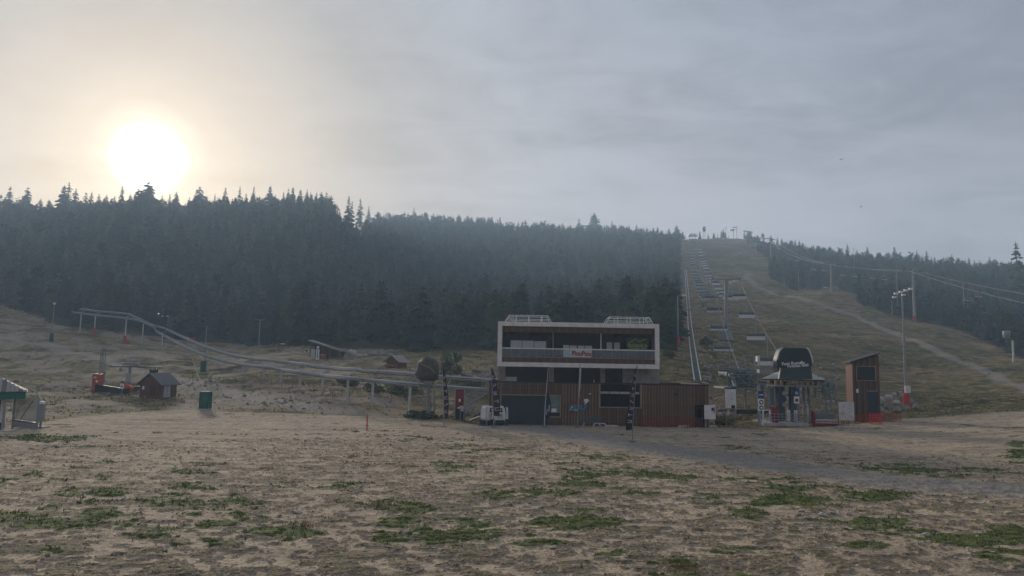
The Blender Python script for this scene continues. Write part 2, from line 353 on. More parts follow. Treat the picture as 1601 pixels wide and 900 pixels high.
def ground_mat():
    m = bpy.data.materials.new('ground'); m.use_nodes = True; t = m.node_tree; b = t.nodes['Principled BSDF']
    b.inputs['Roughness'].default_value = .95; b.inputs['Specular IOR Level'].default_value = .12
    pos = N(t, 'ShaderNodeNewGeometry').outputs['Position']
    A1 = N(t, 'ShaderNodeVertexColor', layer_name='cover').outputs[0]; A2 = N(t, 'ShaderNodeVertexColor', layer_name='ways').outputs[0]
    s1 = N(t, 'ShaderNodeSeparateColor'); L(t, A1, s1.inputs[0]); s2 = N(t, 'ShaderNodeSeparateColor'); L(t, A2, s2.inputs[0])
    g, sa, fo = s1.outputs; ro, tr, ta = s2.outputs
    def noise(s, d=6, r=.6, dist=0, vec=None, sc3=None):
        n = N(t, 'ShaderNodeTexNoise'); n.inputs['Scale'].default_value = s; n.inputs['Detail'].default_value = d; n.inputs['Roughness'].default_value = r; n.inputs['Distortion'].default_value = dist
        if sc3:
            mm = N(t, 'ShaderNodeMapping'); mm.inputs['Scale'].default_value = sc3; L(t, pos, mm.inputs[0]); L(t, mm.outputs[0], n.inputs['Vector'])
        else: L(t, pos, n.inputs['Vector'])
        return n.outputs[0]
    nb, nm_, nf, nff = noise(.22, 5), noise(1.3, 6, .65), noise(7, 5, .7), noise(30, 3, .7)
    streak = noise(1, 5, .6, .4, None, (.12, .9, 1))
    sandc = ramp(t, nf, [(.30, (.25, .175, .105)), (.48, (.48, .375, .25)), (.68, (.66, .555, .40))])
    sandc = mixc(t, ramp(t, nb, [(.38, 0), (.62, .6)]), sandc, (.36, .275, .195))
    sandc = mixc(t, ramp(t, streak, [(.40, .55), (.52, 0)]), sandc, (.24, .185, .13))
    sandc = mixc(t, mathn(t, 'MULTIPLY', ramp(t, nff, [(.56, 0), (.68, .8)]), .6), sandc, (.46, .42, .37))
    # low dark weeds in the sand
    A3 = N(t, 'ShaderNodeVertexColor', layer_name='clods').outputs[0]; s3 = N(t, 'ShaderNodeSeparateColor'); L(t, A3, s3.inputs[0])
    crisp = ramp(t, mathn(t, 'ADD', mathn(t, 'MULTIPLY', s3.outputs[0], .62), mathn(t, 'ADD', mathn(t, 'MULTIPLY', mathn(t, 'SUBTRACT', nf, .5), 1.3), mathn(t, 'MULTIPLY', mathn(t, 'SUBTRACT', noise(16, 3, .7), .5), .9))), [(.45, 0), (.58, .9)])
    sandc = mixc(t, crisp, sandc, ramp(t, noise(2.5), [(.4, (.155, .112, .062)), (.55, (.105, .098, .042))]))
    weed = mathn(t, 'ADD', mathn(t, 'MULTIPLY', nm_, .55), mathn(t, 'MULTIPLY', nf, .45))
    sandc = mixc(t, ramp(t, weed, [(.535, 0), (.60, .85)]), sandc, (.10, .078, .05))
    gc = ramp(t, nm_, [(.3, (.055, .072, .020)), (.5, (.11, .14, .034)), (.7, (.19, .18, .06))])
    gc = mixc(t, ramp(t, nff, [(.35, 0), (.7, .5)]), gc, (.13, .115, .06))
    slopec = ramp(t, noise(.6, 7, .7), [(.34, (.060, .055, .024)), (.5, (.18, .138, .056)), (.66, (.36, .27, .12))])
    slopec = mixc(t, mathn(t, 'MULTIPLY', ta, ramp(t, nm_, [(.3, .5), (.6, 1)])), slopec, (.31, .205, .110))
    slopec = mixc(t, ramp(t, noise(4, 4, .75), [(.60, 0), (.70, .7)]), slopec, (.34, .30, .26))
    slopec = mixc(t, ramp(t, noise(1, 6, .7, .3, None, (.22, .8, 1)), [(.40, .8), (.50, 0)]), slopec, (.034, .042, .018))
    slopec = mixc(t, ramp(t, noise(.07, 4, .6), [(.45, 0), (.6, .4)]), slopec, (.075, .078, .028))
    # grass on the plaza is green, further up it is the tired slope turf
    near = mixc(t, ramp(t, mathn(t, 'ADD', g, mathn(t, 'MULTIPLY', mathn(t, 'SUBTRACT', nf, .5), .9)), [(.38, 0), (.60, 1)]), sandc, gc)
    bare = ramp(t, nm_, [(.3, (.17, .13, .09)), (.7, (.40, .32, .23))])
    far = mixc(t, ramp(t, mathn(t, 'ADD', g, mathn(t, 'MULTIPLY', mathn(t, 'SUBTRACT', nm_, .5), 1.0)), [(.25, 0), (.6, 1)]), bare, slopec)
    c = mixc(t, sa, far, near)
    gravel = ramp(t, nff, [(.3, (.17, .155, .14)), (.5, (.32, .30, .27)), (.72, (.55, .51, .46))])
    gravel = mixc(t, ramp(t, nm_, [(.4, .0), (.65, .6)]), gravel, (.25, .225, .19))
    gravel = mixc(t, ramp(t, noise(9, 4, .75), [(.40, .75), (.52, 0)]), gravel, (.15, .14, .125)); gravel = mixc(t, ramp(t, noise(6, 4, .8), [(.56, 0), (.66, .8)]), gravel, (.42, .37, .29))
    c = mixc(t, mathn(t, 'MULTIPLY', ro, ramp(t, mathn(t, 'ADD', mathn(t, 'MULTIPLY', nm_, .5), mathn(t, 'MULTIPLY', nf, .5)), [(.40, .35), (.56, .95)])), c, gravel)
    c = mixc(t, mathn(t, 'MULTIPLY', tr, ramp(t, nf, [(.3, .55), (.55, .95)])), c, ramp(t, nf, [(.3, (.22, .185, .14)), (.7, (.40, .35, .28))]))
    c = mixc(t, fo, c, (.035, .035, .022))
    L(t, c, b.inputs['Base Color'])
    bp = N(t, 'ShaderNodeBump'); bp.inputs['Strength'].default_value = .9; bp.inputs['Distance'].default_value = .09
    L(t, mathn(t, 'ADD', mathn(t, 'MULTIPLY', nf, 1.0), mathn(t, 'ADD', mathn(t, 'MULTIPLY', nff, .3), mathn(t, 'MULTIPLY', nm_, 2.5))), bp.inputs['Height']); L(t, bp.outputs[0], b.inputs['Normal'])
    return m
GM = ground_mat()
gco = np.stack([gx, gy, gz], 1)
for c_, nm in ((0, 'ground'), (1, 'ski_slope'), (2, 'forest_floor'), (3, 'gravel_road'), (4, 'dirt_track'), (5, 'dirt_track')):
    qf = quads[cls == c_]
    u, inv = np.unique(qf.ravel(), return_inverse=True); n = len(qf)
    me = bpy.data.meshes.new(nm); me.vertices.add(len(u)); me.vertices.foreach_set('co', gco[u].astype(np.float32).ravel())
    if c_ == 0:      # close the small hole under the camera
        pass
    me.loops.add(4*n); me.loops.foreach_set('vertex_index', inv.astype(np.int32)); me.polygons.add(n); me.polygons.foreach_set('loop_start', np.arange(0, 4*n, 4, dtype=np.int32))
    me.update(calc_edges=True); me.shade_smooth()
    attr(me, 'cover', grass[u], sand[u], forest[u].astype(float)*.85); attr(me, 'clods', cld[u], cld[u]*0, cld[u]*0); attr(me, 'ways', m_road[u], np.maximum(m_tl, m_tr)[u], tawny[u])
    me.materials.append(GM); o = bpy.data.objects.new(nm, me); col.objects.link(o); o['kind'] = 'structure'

# ------------------------------------------------------------------ haze
def haze():
    m = bpy.data.materials.new('haze'); m.use_nodes = True; t = m.node_tree; t.nodes.remove(t.nodes['Principled BSDF'])
    v = N(t, 'ShaderNodeVolumePrincipled'); v.inputs['Color'].default_value = (.57, .78, 1, 1); v.inputs['Density'].default_value = HAZE; v.inputs['Anisotropy'].default_value = .22
    L(t, v.outputs[0], t.nodes['Material Output'].inputs['Volume'])
    MB().box(-1500, 1500, -40, 1450, -2, 165).build('haze', m)['kind'] = 'stuff'
HAZE = .00072
# ------------------------------------------------------------------ spruces
M_LEAF = []
for k, c in enumerate([(.030, .052, .034), (.038, .058, .034), (.026, .048, .038)]):
    m = mat('spruce needles %s' % 'abc'[k], c, .9, .35, 1.2, spec=.1); M_LEAF.append(m)
    t_ = m.node_tree; b_ = t_.nodes['Principled BSDF']; src = b_.inputs['Base Color'].links[0].from_socket; oi = N(t_, 'ShaderNodeObjectInfo')
    L(t_, mixc(t_, 1.0, src, ramp(t_, oi.outputs['Random'], [(0, (.55, .6, .6)), (.5, (1, 1, 1)), (.9, (1.5, 1.4, 1.1)), (1, (2.0, 1.7, 1.2))]), 'MULTIPLY'), b_.inputs['Base Color'])
M_BARK = mat('spruce bark', (.10, .075, .055), .95, .3, 6)
def spruce_mesh(seed, h, w, tiers, per, fine=1.0, lean=0):
    """h tall, w wide at the skirt: boughs as drooping, ragged blades round the stem, thinner and shorter to the tip"""
    rd = random.Random(seed); tr = MB().tube([(0, 0, -.8), (0, 0, h*.4), (lean, 0, h*.93)], [h*.014+.05, h*.010+.03, .015], 5)
    mb = MB()
    for k in range(tiers):
        u = (k+rd.random()*.6)/tiers; z = h*(.10+.90*u**.93); rad = w*.5*(1-u)**.66*(.75+.45*rd.random())+.12
        if u > .97: rad = .08
        nb = max(4, int(per*(1-u*.55)))
        a0 = rd.random()*6.28
        for i in range(nb):
            a = a0+6.283*i/nb+rd.uniform(-.3, .3); r = rad*rd.uniform(.62, 1.12)
            if rd.random() < .07: continue
            ca, sa = math.cos(a), math.sin(a); dr = r*rd.uniform(.18, .5); wd = (.26+.30*r)*fine*rd.uniform(.7, 1.2)
            zz = z+rd.uniform(-.25, .25)*h/tiers; lx = lean*u
            a_ = (lx+ca*.04, sa*.04, zz+.12*r)
            for sgn in (-1, 1):      # two leaning blades make a roofed bough, ragged at the end
                tip = (lx+ca*r, sa*r, zz-dr)
                mid = (lx+ca*r*.55-sa*wd*sgn, sa*r*.55+ca*wd*sgn, zz-dr*.62-wd*.35)
                e1 = (lx+ca*r*.86-sa*wd*.62*sgn, sa*r*.86+ca*wd*.62*sgn, zz-dr*1.05-wd*.3)
                ml = (lx+ca*r*.6, sa*r*.6, zz-dr*.30)
                mb.add([a_, mid, ml, e1, tip], [(0, 1, 2), (1, 3, 2), (3, 4, 2)])
    mb.tube([(lean*.9, 0, h*.9), (lean, 0, h*1.02)], [.10, .012], 4)
    return tr, mb
SPR = []
for k, (h, w_, ti, pe) in enumerate([(10, 4.2, 13, 8), (10, 3.4, 15, 7), (10, 5.0, 13, 9), (10, 2.7, 15, 6), (10, 4.0, 11, 8), (10, 3.8, 17, 7)]):
    t_, c_ = spruce_mesh(100+k, h, w_, ti, pe, lean=random.uniform(-.15, .15))
    SPR.append((t_.mesh('trunk', M_BARK), c_.mesh('crown', M_LEAF[k % 3]), w_))
def spruce(p, h, kind, wide=1.0, label=None, group=None, name='spruce_tree'):
    root = empty(name, (p[0], p[1], p[2]), random.uniform(0, 6.28), label, 'tree', group)
    for nm, me in (('trunk', SPR[kind][0]), ('crown', SPR[kind][1])):
        o = bpy.data.objects.new(nm, me); col.objects.link(o); o.parent = root
    root.scale = (h/10*wide, h/10*wide, h/10)
    return root
# skyline trees read off the photograph: column, tip row, width factor
SKY = [(10, 290, 1.1), (38, 292, 1), (60, 310, .8), (95, 289, 1.3), (103, 284, 1), (114, 294, 1), (130, 300, 1), (139, 300, .8), (151, 303, .8), (163, 304, .8), (175, 306, .8), (187, 290, .8), (200, 304, .9), (227, 283, 1.8), (212, 295, 1.2), (250, 305, .8), (262, 303, .7), (272, 300, .8),
       (308, 291, 1.5), (320, 306, .8), (333, 304, .9), (349, 292, .9), (372, 291, .7), (393, 291, 1), (382, 302, .8), (419, 290, 1.1), (427, 304, .8), (441, 300, .9), (448, 294, .8), (455, 292, 1), (467, 296, 1), (477, 296, 1), (483, 301, .8), (492, 301, .7), (500, 300, .9), (508, 300, .9), (516, 305, .9),
       (543, 305, 1), (549, 314, .9), (562, 309, .9), (575, 322, .7), (591, 340, .8), (625, 336, .8), (646, 324, .9), (640, 336, 1), (664, 332, .8), (677, 333, .9), (698, 342, .8), (726, 341, .9), (795, 346, .9),
       (880, 348, .8), (905, 341, 1), (929, 332, 1.7), (945, 353, 1), (957, 344, 1), (975, 352, .8), (980, 353, .8), (995, 351, .9), (1021, 357, .8), (1028, 355, .8), (1046, 357, 1), (1058, 352, 1.2), (1067, 362, 1.2),
       (1172, 366, 1), (1184, 368, 1.6), (1205, 368, .9), (1215, 371, 1), (1222, 374, .8), (1243, 376, 1), (1254, 379, .9), (1281, 385, 1.3), (1324, 381, .9), (1355, 386, .9), (1397, 386, 1.1), (1432, 391, .7), (1447, 392, .9), (1486, 397, .9), (1545, 401, .8), (1567, 376, .8), (1593, 364, .9)]
LM = {10: 'dark spruce on the skyline at the far left edge, with a leaner one beside it', 103: 'tall pointed spruce on the skyline between the left edge and the sun', 227: 'broad spruce on the ridge directly below the sun', 308: 'wide twin-shouldered spruce on the ridge just right of the sun',
      419: 'dense spruce on the left ridge, standing between the sun and the tall clump', 455: 'tallest spruce of the close clump on the left ridge', 543: 'tall spruce at the start of the ragged group where the left ridge drops', 562: 'second tall bushy spruce of the group where the left ridge drops', 575: 'slim lower spruce ending the left ridge before the long low skyline',
      646: 'lone pointed spruce rising above the long low skyline in the middle', 905: 'pointed spruce just left of the widest tree on the middle skyline', 929: 'widest and tallest tree on the skyline above the white framed building', 957: 'slender spruce just right of the widest tree on the middle skyline', 1058: 'spruce at the forest corner beside the top of the chairlift slope',
      1324: 'small spruce beside the mast on the right skyline', 1567: 'tall open spruce, second from the right edge on the skyline', 1593: 'tallest spruce on the skyline at the right edge'}
def SKL(px):
    for lim, a, b_ in ((227, 'dark spruce on the ridge between the left edge and the sun', 'ridge spruces left of the sun'), (440, 'dark spruce on the ridge right of the sun, before the tall clump', 'ridge spruces right of the sun'), (592, 'dark spruce in the tall ragged clump where the left ridge ends', 'spruces of the tall ragged clump'), (800, 'small spruce tip on the long low skyline in the middle', 'spruces on the low middle skyline'), (1100, 'dark spruce tip on the skyline above the white framed building', 'spruces on the skyline above the lodge')):
        if px < lim: return a, b_
    return 'dark spruce tip on the skyline right of the chairlift slope', 'spruces on the right skyline'
for px, top, wf in SKY:
    p, py = ridge(px, 330, 700)
    h = max(3.5, (py-top)/pxm(p)+.6)
    if px in (543, 562, 575, 492, 500, 508, 516): pass
    if px > 1560: p = P(px, 0, 330); p.z = zt(p.x, p.y); _, py = proj(p.x, p.y, p.z); h = (float(py)-top)/pxm(p)
    kind = {1.8: 2, 1.7: 2, 1.5: 2, .7: 3}.get(wf, (px*7) % 6)
    wide = max(wf, .95)*1.35*(9.0/max(h, 6) if h < 9 else 1.0)*(.85 if h > 14 else 1)
    spruce(p, h, kind, min(wide, 2.3), LM.get(px, SKL(px)[0]), SKL(px)[1], 'spruce_tree')
# all other trees: jittered grid over the forest, the 215 that show largest as things, the rest as one stuff object
def in_forest(x, y):
    z = height(x, y, False); X, Y_ = proj(x, y, z); r = np.hypot(x, y)
    fl = np.interp(X, [-600, 0, 60, 110, 190, 300, 420, 520, 640, 760, 1055, 1064, 1066], [470, 476, 494, 512, 520, 533, 541, 543, 546, 548, 546, 540, 0])
    fr = np.interp(X, [1166, 1168, 1200, 1206, 1240, 1290, 1300, 1330, 1345, 1420, 1500, 1560, 1601, 2400], [0, 380, 404, 436, 452, 452, 446, 462, 478, 498, 516, 545, 560, 720])
    f = np.where(X < 1064, Y_ < fl, (X > 1167) & (Y_ < fr)) & (r > 112)
    f &= ~((np.abs(X-1300) < 40) & (y < 305) & (y > 250)); f &= ~((X > 1060) & (X < 1166))
    f &= ~((X > 1155) & (X < 1220) & (y > 540) & (Y_ > 379))
    return f, z, X, Y_
sp = 4.6
xs, ys = np.meshgrid(np.arange(-760, 760, sp), np.arange(100, 720, sp)); xs = xs.ravel(); ys = ys.ravel()
xs = xs+rng.uniform(-.48, .48, xs.size)*sp; ys = ys+rng.uniform(-.48, .48, ys.size)*sp
k = (np.abs(xs) < ys*1.35+40) & ((np.abs(xs) < ys*.9+20) | (rng.uniform(0, 1, xs.size) < .7)); xs, ys = xs[k], ys[k]
f, zs, X, Y_ = in_forest(xs, ys)
# only near side of the ridge and a strip past it
rp = {}
for pxq in range(-300, 1901, 50): a_, b_ = ridge(pxq, 330, 720); rp[pxq] = a_.y
ry = np.interp(X, sorted(rp), [rp[q_] for q_ in sorted(rp)])
f &= ys < ry+22
f &= ~((np.hypot(X-1300, (Y_-430)*.4) < 0))
xs, ys, zs, X, Y_, ry = xs[f], ys[f], zs[f], X[f], Y_[f], ry[f]
hh = (5.0+7.5*rng.uniform(0, 1, xs.size)**1.5)*(.75+.5*fbm(xs, ys, 30, 2, 9)); hh *= np.where(X > 1167, .78, 1.0)
hh = np.where(ys > ry-25, hh*np.where(ry > 480, .48, .72), hh)
print('forest trees', xs.size)
vis = (X > -10) & (X < 1611)
# size shown: nearest and not hidden by a tree in front (front edge in each 8 px column bin)
score = hh/ys*np.where(vis, 1, 0)
binp = np.floor(X/9).astype(int); order = np.argsort(ys); cnt = {}; front_sel = []
for i in order:
    if not vis[i]: continue
    b_ = binp[i]; c_ = cnt.get(b_, 0)
    if c_ < 1: front_sel.append(i); cnt[b_] = c_+1
front_sel = np.array(front_sel); front_sel = front_sel[np.argsort(-score[front_sel])][:185]
is_f = np.zeros(xs.size, bool); is_f[front_sel] = True
for i in front_sel:
    left = X[i] < 1100
    spruce((xs[i], ys[i], zs[i]-.1), hh[i]*1.05, int(rng.integers(0, 6)), rng.uniform(.9, 1.25), 'dark spruce in the front edge of the forest left of the chairlift slope' if left else 'dark spruce in the front edge of the forest right of the chairlift slope', 'forest edge spruces left of the slope' if left else 'forest edge spruces right of the slope')
# stuff: one point cloud that carries six tree shapes
protos = bpy.data.collections.new('forest_tree_shapes')
for k_, (h_, w_, ti, pe) in enumerate([(10, 5.6, 11, 7), (10, 4.6, 11, 7), (10, 6.6, 10, 8), (10, 3.8, 12, 6), (10, 5.4, 10, 7)]):
    t_, c_ = spruce_mesh(500+k_, h_, w_, ti, pe, 1.35)
    c_.f += [tuple(i+len(c_.v) for i in f_) for f_ in t_.f]; c_.v += t_.v
    o = bpy.data.objects.new('tree shape', c_.mesh('tree shape', M_LEAF[k_ % 3])); protos.objects.link(o)
for k_ in range(3):      # rounder, open-crowned pines among the spruces
    rd = random.Random(900+k_); mb = MB().tube([(0, 0, -.6), (rd.uniform(-.2, .2), 0, 4), (rd.uniform(-.4, .4), 0, 8.6)], [.20, .15, .05], 5)
    cl_ = [(rd.gauss(0, 1.0), rd.gauss(0, 1.0), rd.uniform(3.2, 9.0), rd.uniform(.7, 1.35)) for _ in range(14)]
    for _ in range(330):
        a, b_, c_, s_ = rd.choice(cl_); d = Vector((rd.gauss(0, 1), rd.gauss(0, 1), rd.gauss(0, .7))).normalized()*s_*rd.random()**.35; q_ = Vector((a, b_, c_))+d
        e = Vector((rd.gauss(0, 1), rd.gauss(0, 1), rd.gauss(0, .5))).normalized()*.42; g_ = e.orthogonal().normalized()*.2; mb.add([q_-e, q_+g_, q_+e, q_-g_], [(0, 1, 2, 3)])
    o = bpy.data.objects.new('tree shape', mb.mesh('tree shape', M_LEAF[k_])); protos.objects.link(o)
r_ = ~is_f
me = bpy.data.meshes.new('forest'); me.vertices.add(int(r_.sum())); me.vertices.foreach_set('co', np.stack([xs[r_], ys[r_], zs[r_]-.2], 1).astype(np.float32).ravel())
at = me.attributes.new('tall', 'FLOAT', 'POINT'); at.data.foreach_set('value', (hh[r_]/10).astype(np.float32))
at = me.attributes.new('turn', 'FLOAT', 'POINT'); at.data.foreach_set('value', rng.uniform(0, 6.28, int(r_.sum())).astype(np.float32))
fo = bpy.data.objects.new('forest', me); col.objects.link(fo); fo['kind'] = 'stuff'; fo['label'] = 'dense dark spruce forest covering the hillside'
g = bpy.data.node_groups.new('forest', 'GeometryNodeTree'); g.interface.new_socket('Geometry', in_out='INPUT', socket_type='NodeSocketGeometry'); g.interface.new_socket('Geometry', in_out='OUTPUT', socket_type='NodeSocketGeometry')
gi = g.nodes.new('NodeGroupInput'); go = g.nodes.new('NodeGroupOutput'); ip = g.nodes.new('GeometryNodeInstanceOnPoints'); ci = g.nodes.new('GeometryNodeCollectionInfo'); ci.inputs[0].default_value = protos; ci.inputs['Separate Children'].default_value = True; ci.inputs['Reset Children'].default_value = True
ip.inputs['Pick Instance'].default_value = True
ta = g.nodes.new('GeometryNodeInputNamedAttribute'); ta.data_type = 'FLOAT'; ta.inputs[0].default_value = 'tall'
tu = g.nodes.new('GeometryNodeInputNamedAttribute'); tu.data_type = 'FLOAT'; tu.inputs[0].default_value = 'turn'
cx = g.nodes.new('ShaderNodeCombineXYZ')
g.links.new(gi.outputs[0], ip.inputs['Points']); g.links.new(ci.outputs[0], ip.inputs['Instance']); g.links.new(ta.outputs[0], ip.inputs['Scale']); g.links.new(tu.outputs[0], cx.inputs[2]); g.links.new(cx.outputs[0], ip.inputs['Rotation']); g.links.new(ip.outputs[0], go.inputs[0])
fo.modifiers.new('forest', 'NODES').node_group = g
haze()
# ------------------------------------------------------------------ materials for built things
WHITE = mat('white painted metal', (.62, .62, .60), .5, .12, 4); PANEL = mat('white facade panel', (.66, .635, .60), .6, .12, 2.5)
WOODB = mat('brown larch boards', (.115, .066, .040), .8, .38, 3.5, bump=.3); WOODB2 = mat('greyed larch boards', (.135, .088, .058), .8, .35, 3.5, bump=.3)
WOODB3 = mat('dark larch boards', (.055, .035, .026), .8, .35, 3.5, bump=.3); TRIM = mat('pale wood trim', (.30, .24, .17), .7, .2, 5)
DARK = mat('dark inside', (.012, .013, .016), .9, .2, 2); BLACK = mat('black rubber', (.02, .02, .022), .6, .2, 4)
GALV = mat('galvanised steel', (.27, .28, .28), .65, .2, 5, metal=.1); GALVD = mat('dull galvanised steel', (.20, .215, .22), .55, .25, 5, metal=.3)
CONC = mat('pale concrete', (.42, .40, .37), .9, .18, 2, bump=.2); GREYW = mat('grey slatted wall', (.33, .325, .31), .8, .2, 3)
SHUT = mat('blue grey roller shutter', (.030, .042, .052), .5, .2, 3); DGLASS = mat('dark window glass', (.010, .015, .022), .3, .3, .6, spec=.25)
RAILG = mat('tinted rail glass', (.10, .125, .14), .15, .15, 1, spec=.6, alpha=.72); GGLASS = mat('greenish glass', (.14, .19, .17), .2, .2, 1.5, spec=.6)
REDW = mat('red stained timber', (.16, .050, .038), .8, .3, 4, bump=.2); REDP = mat('red paint', (.42, .05, .035), .55, .2, 4); DRED = mat('dark red paint', (.20, .022, .025), .5, .2, 4)
ORANGE = mat('orange safety net', (.36, .065, .035), .8, .25, 5); NET = mat('faded orange net', (.42, .07, .05), .85, .3, 4, alpha=.5)
GREEN = mat('green mat', (.015, .105, .075), .7, .22, 3); GREENF = mat('green fascia', (.01, .14, .10), .6, .2, 3); TEAL = mat('teal padding', (.012, .085, .085), .7, .2, 3)
SHING = mat('worn shingles', (.34, .30, .26), .9, .3, 6, bump=.3); SHINGD = mat('grey roof sheet', (.15, .145, .14), .8, .25, 3, bump=.2)
WOODR = mat('dark brown hut boards', (.125, .062, .045), .85, .3, 4, bump=.3); ROCKM = mat('granite boulder', (.27, .245, .22), .95, .35, 2.2, bump=.8)
ROCKL = mat('pale granite stone', (.44, .40, .35), .95, .3, 3, bump=.6); CABIN = mat('dark green cabin shell', (.012, .026, .028), .55, .25, 1.2, spec=.3)
WOODN = mat('golden timber', (.30, .19, .09), .75, .3, 4); TARP = mat('dark grey tarpaulin', (.075, .070, .062), .8, .35, 3, bump=.6)
PURP = mat('dark purple cloth', (.035, .020, .035), .85, .25, 3); NAVY = mat('navy cloth', (.015, .022, .045), .85, .25, 3); CLOTHW = mat('white cloth', (.55, .54, .52), .85, .15, 3)
LIME = mat('lime green print', (.20, .32, .06), .6, .1, 4); REDTXT = mat('dark red print', (.22, .03, .03), .6, .1, 4); WPRINT = mat('white print', (.72, .72, .70), .6, .08, 4); BLUEP = mat('blue print', (.07, .22, .30), .6, .15, 4); BLUED = mat('dark blue print', (.02, .05, .14), .6, .15, 4)
BLIND = mat('pale grey blind', (.33, .345, .345), .7, .1, 3); DRYW = mat('rope', (.33, .26, .17), .9, .2, 6); LAMPW = mat('lamp glass', (.8, .78, .7), .3, .05, 3, emit=(1, .95, .85, 1.2)); SEAT = mat('light grey seat', (.62, .62, .60), .6, .12, 4); SEATD = mat('dark seat pad', (.10, .11, .115), .7, .2, 4)

def leafy(name, n, rx, ry, rz, c, m, seed, size=.22, parent=None):
    """small leaf blades spread through an uneven crown"""
    rd = random.Random(seed); mb = MB(); cl_ = [(rd.uniform(-.75, .75)*rx, rd.uniform(-.7, .7)*ry, rd.uniform(-.2, .95)*rz, rd.uniform(.15, .45)) for _ in range(22)]
    for _ in range(n):
        cx_, cy_, cz_, s_ = rd.choice(cl_); d = Vector((rd.gauss(0, 1), rd.gauss(0, 1), rd.gauss(0, 1))).normalized()*rd.random()**.4
        p = Vector((c[0]+cx_+d.x*rx*s_, c[1]+cy_+d.y*ry*s_, c[2]+max(.0, cz_+d.z*rz*s_)))
        a = Vector((rd.gauss(0, 1), rd.gauss(0, 1), rd.gauss(0, .7))).normalized()*size*rd.uniform(.6, 1.3); b_ = a.orthogonal().normalized()*size*.4
        mb.add([p-a, p+b_, p+a, p-b_], [(0, 1, 2, 3)])
    return mb.build(name, m, parent)
def rock_mesh(seed, m, sub=2):
    bm = bmesh.new(); bmesh.ops.create_icosphere(bm, subdivisions=sub, radius=.5); rd = random.Random(seed)
    pl = [(Vector((rd.gauss(0, 1), rd.gauss(0, 1), rd.gauss(0, .8))).normalized(), rd.uniform(.30, .44)) for _ in range(9)]
    for v in bm.verts:
        for n_, d_ in pl:
            e = v.co.dot(n_)-d_
            if e > 0: v.co -= n_*e*.92
        v.co *= 1+rd.uniform(-.03, .03)
    me = bpy.data.meshes.new('boulder'); bm.to_mesh(me); bm.free(); me.materials.append(m); return me
ROCKS = [rock_mesh(i, ROCKM) for i in range(5)]; ROCKSL = [rock_mesh(i+20, ROCKL) for i in range(4)]
def rock(px, py, wpx, hpx, label, group, pale=False, Y=None):
    p = hit(px, py) if Y is None else P(px, py, Y); s = wpx/pxm(p); h = hpx/pxm(p)
    o = bpy.data.objects.new('boulder', random.choice(ROCKSL if pale else ROCKS)); col.objects.link(o)
    o.location = (p.x, p.y+s*.25, p.z+h*.36); o.scale = (s*1.15, s*random.uniform(.8, 1.1), h*1.2); o.rotation_euler = (random.uniform(-.2, .2), random.uniform(-.2, .2), random.uniform(-.5, .5))
    return tag(o, label, 'boulder', group)

# ------------------------------------------------------------------ the lodge
YB = 68.0
bx = lambda px: P(px, 585, YB).x
bz = lambda py: P(905, py, YB).z
GX0, GX1, GZ1 = bx(765), bx(1108), bz(598.5); GZ0 = -.15
B = empty('lodge', ((GX0+GX1)/2, YB, 0), 0, 'white framed two storey lodge standing on a long brown boarded base', 'building')
bo = Vector(B.location)
def lb(mb, name, m, parent=B, **k):      # build in world numbers, hang under the lodge
    mb.v = [(v[0]-bo.x, v[1]-bo.y, v[2]-bo.z) for v in mb.v]; return mb.build(name, m, parent, **k)
D_ = 10.0
gar = (bx(784.5), bx(857), GZ0, bz(619.5)); win = (bx(857.6), bx(876), bz(651.5), bz(619.5)); dk = (bx(939), bx(1001), bz(635), GZ1-.02); dr = (bx(1087), bx(1100.5), GZ0, bz(631))
# base: body set 8 cm behind the boards, pieced round the openings
w_ = MB(); yb0 = YB+.10
w_.box(GX0+.05, gar[0], yb0, yb0+.25, GZ0, GZ1-.06); w_.box(gar[0], win[1], yb0, yb0+.25, gar[3], GZ1-.06); w_.box(win[0]+.01, win[1], yb0, yb0+.25, GZ0, win[2])
w_.box(win[1], dk[0], yb0, yb0+.25, GZ0, GZ1-.06); w_.box(dk[0], dk[1], yb0, yb0+.25, GZ0, dk[2]); w_.box(dk[1], dr[0], yb0, yb0+.25, GZ0, GZ1-.06)
w_.box(dr[0], dr[1], yb0, yb0+.25, dr[3], GZ1-.06); w_.box(dr[1], GX1-.05, yb0, yb0+.25, GZ0, GZ1-.06)
w_.box(GX0+.05, GX0+.30, yb0+.26, YB+D_, GZ0, GZ1-.06); w_.box(GX1-.30, GX1-.05, yb0+.26, YB+D_, GZ0, GZ1-.06); w_.box(GX0+.05, GX1-.05, YB+D_+.01, YB+D_+.2, GZ0, GZ1-.06)
wall = lb(w_, 'wall', WOODB3)
# single boards, pale shadow-gap battens between them
bw = (GX1-GX0)/74; bmeshes = {}
for i in range(74):
    x0 = GX0+i*bw; xc = x0+bw/2; spans = [(GZ0, GZ1-.05)]
    for (a, b_, z0, z1) in (gar, win, dk, dr):
        if a-.04 < xc < b_+.04:
            ns = []
            for s0, s1 in spans:
                if z0 > s0+.05: ns.append((s0, min(s1, z0-.05)))
                if z1 < s1-.05: ns.append((max(s0, z1+.07), s1))
            spans = [q_ for q_ in ns if q_[1]-q_[0] > .12]
    for s0, s1 in spans:
        kx = (i % 3, round(s1-s0, 2))
        if kx not in bmeshes:
            q_ = MB(); q_.box(-bw/2+.028, bw/2-.028, -.03, 0, 0, s1-s0); bmeshes[kx] = q_.mesh('board', (WOODB, WOODB2, WOODB)[i % 3])
        o = bpy.data.objects.new('board', bmeshes[kx]); col.objects.link(o); o.parent = wall; o.location = (xc-bo.x, YB+.04+random.uniform(-.012, .004)-bo.y, s0)
bt = MB()
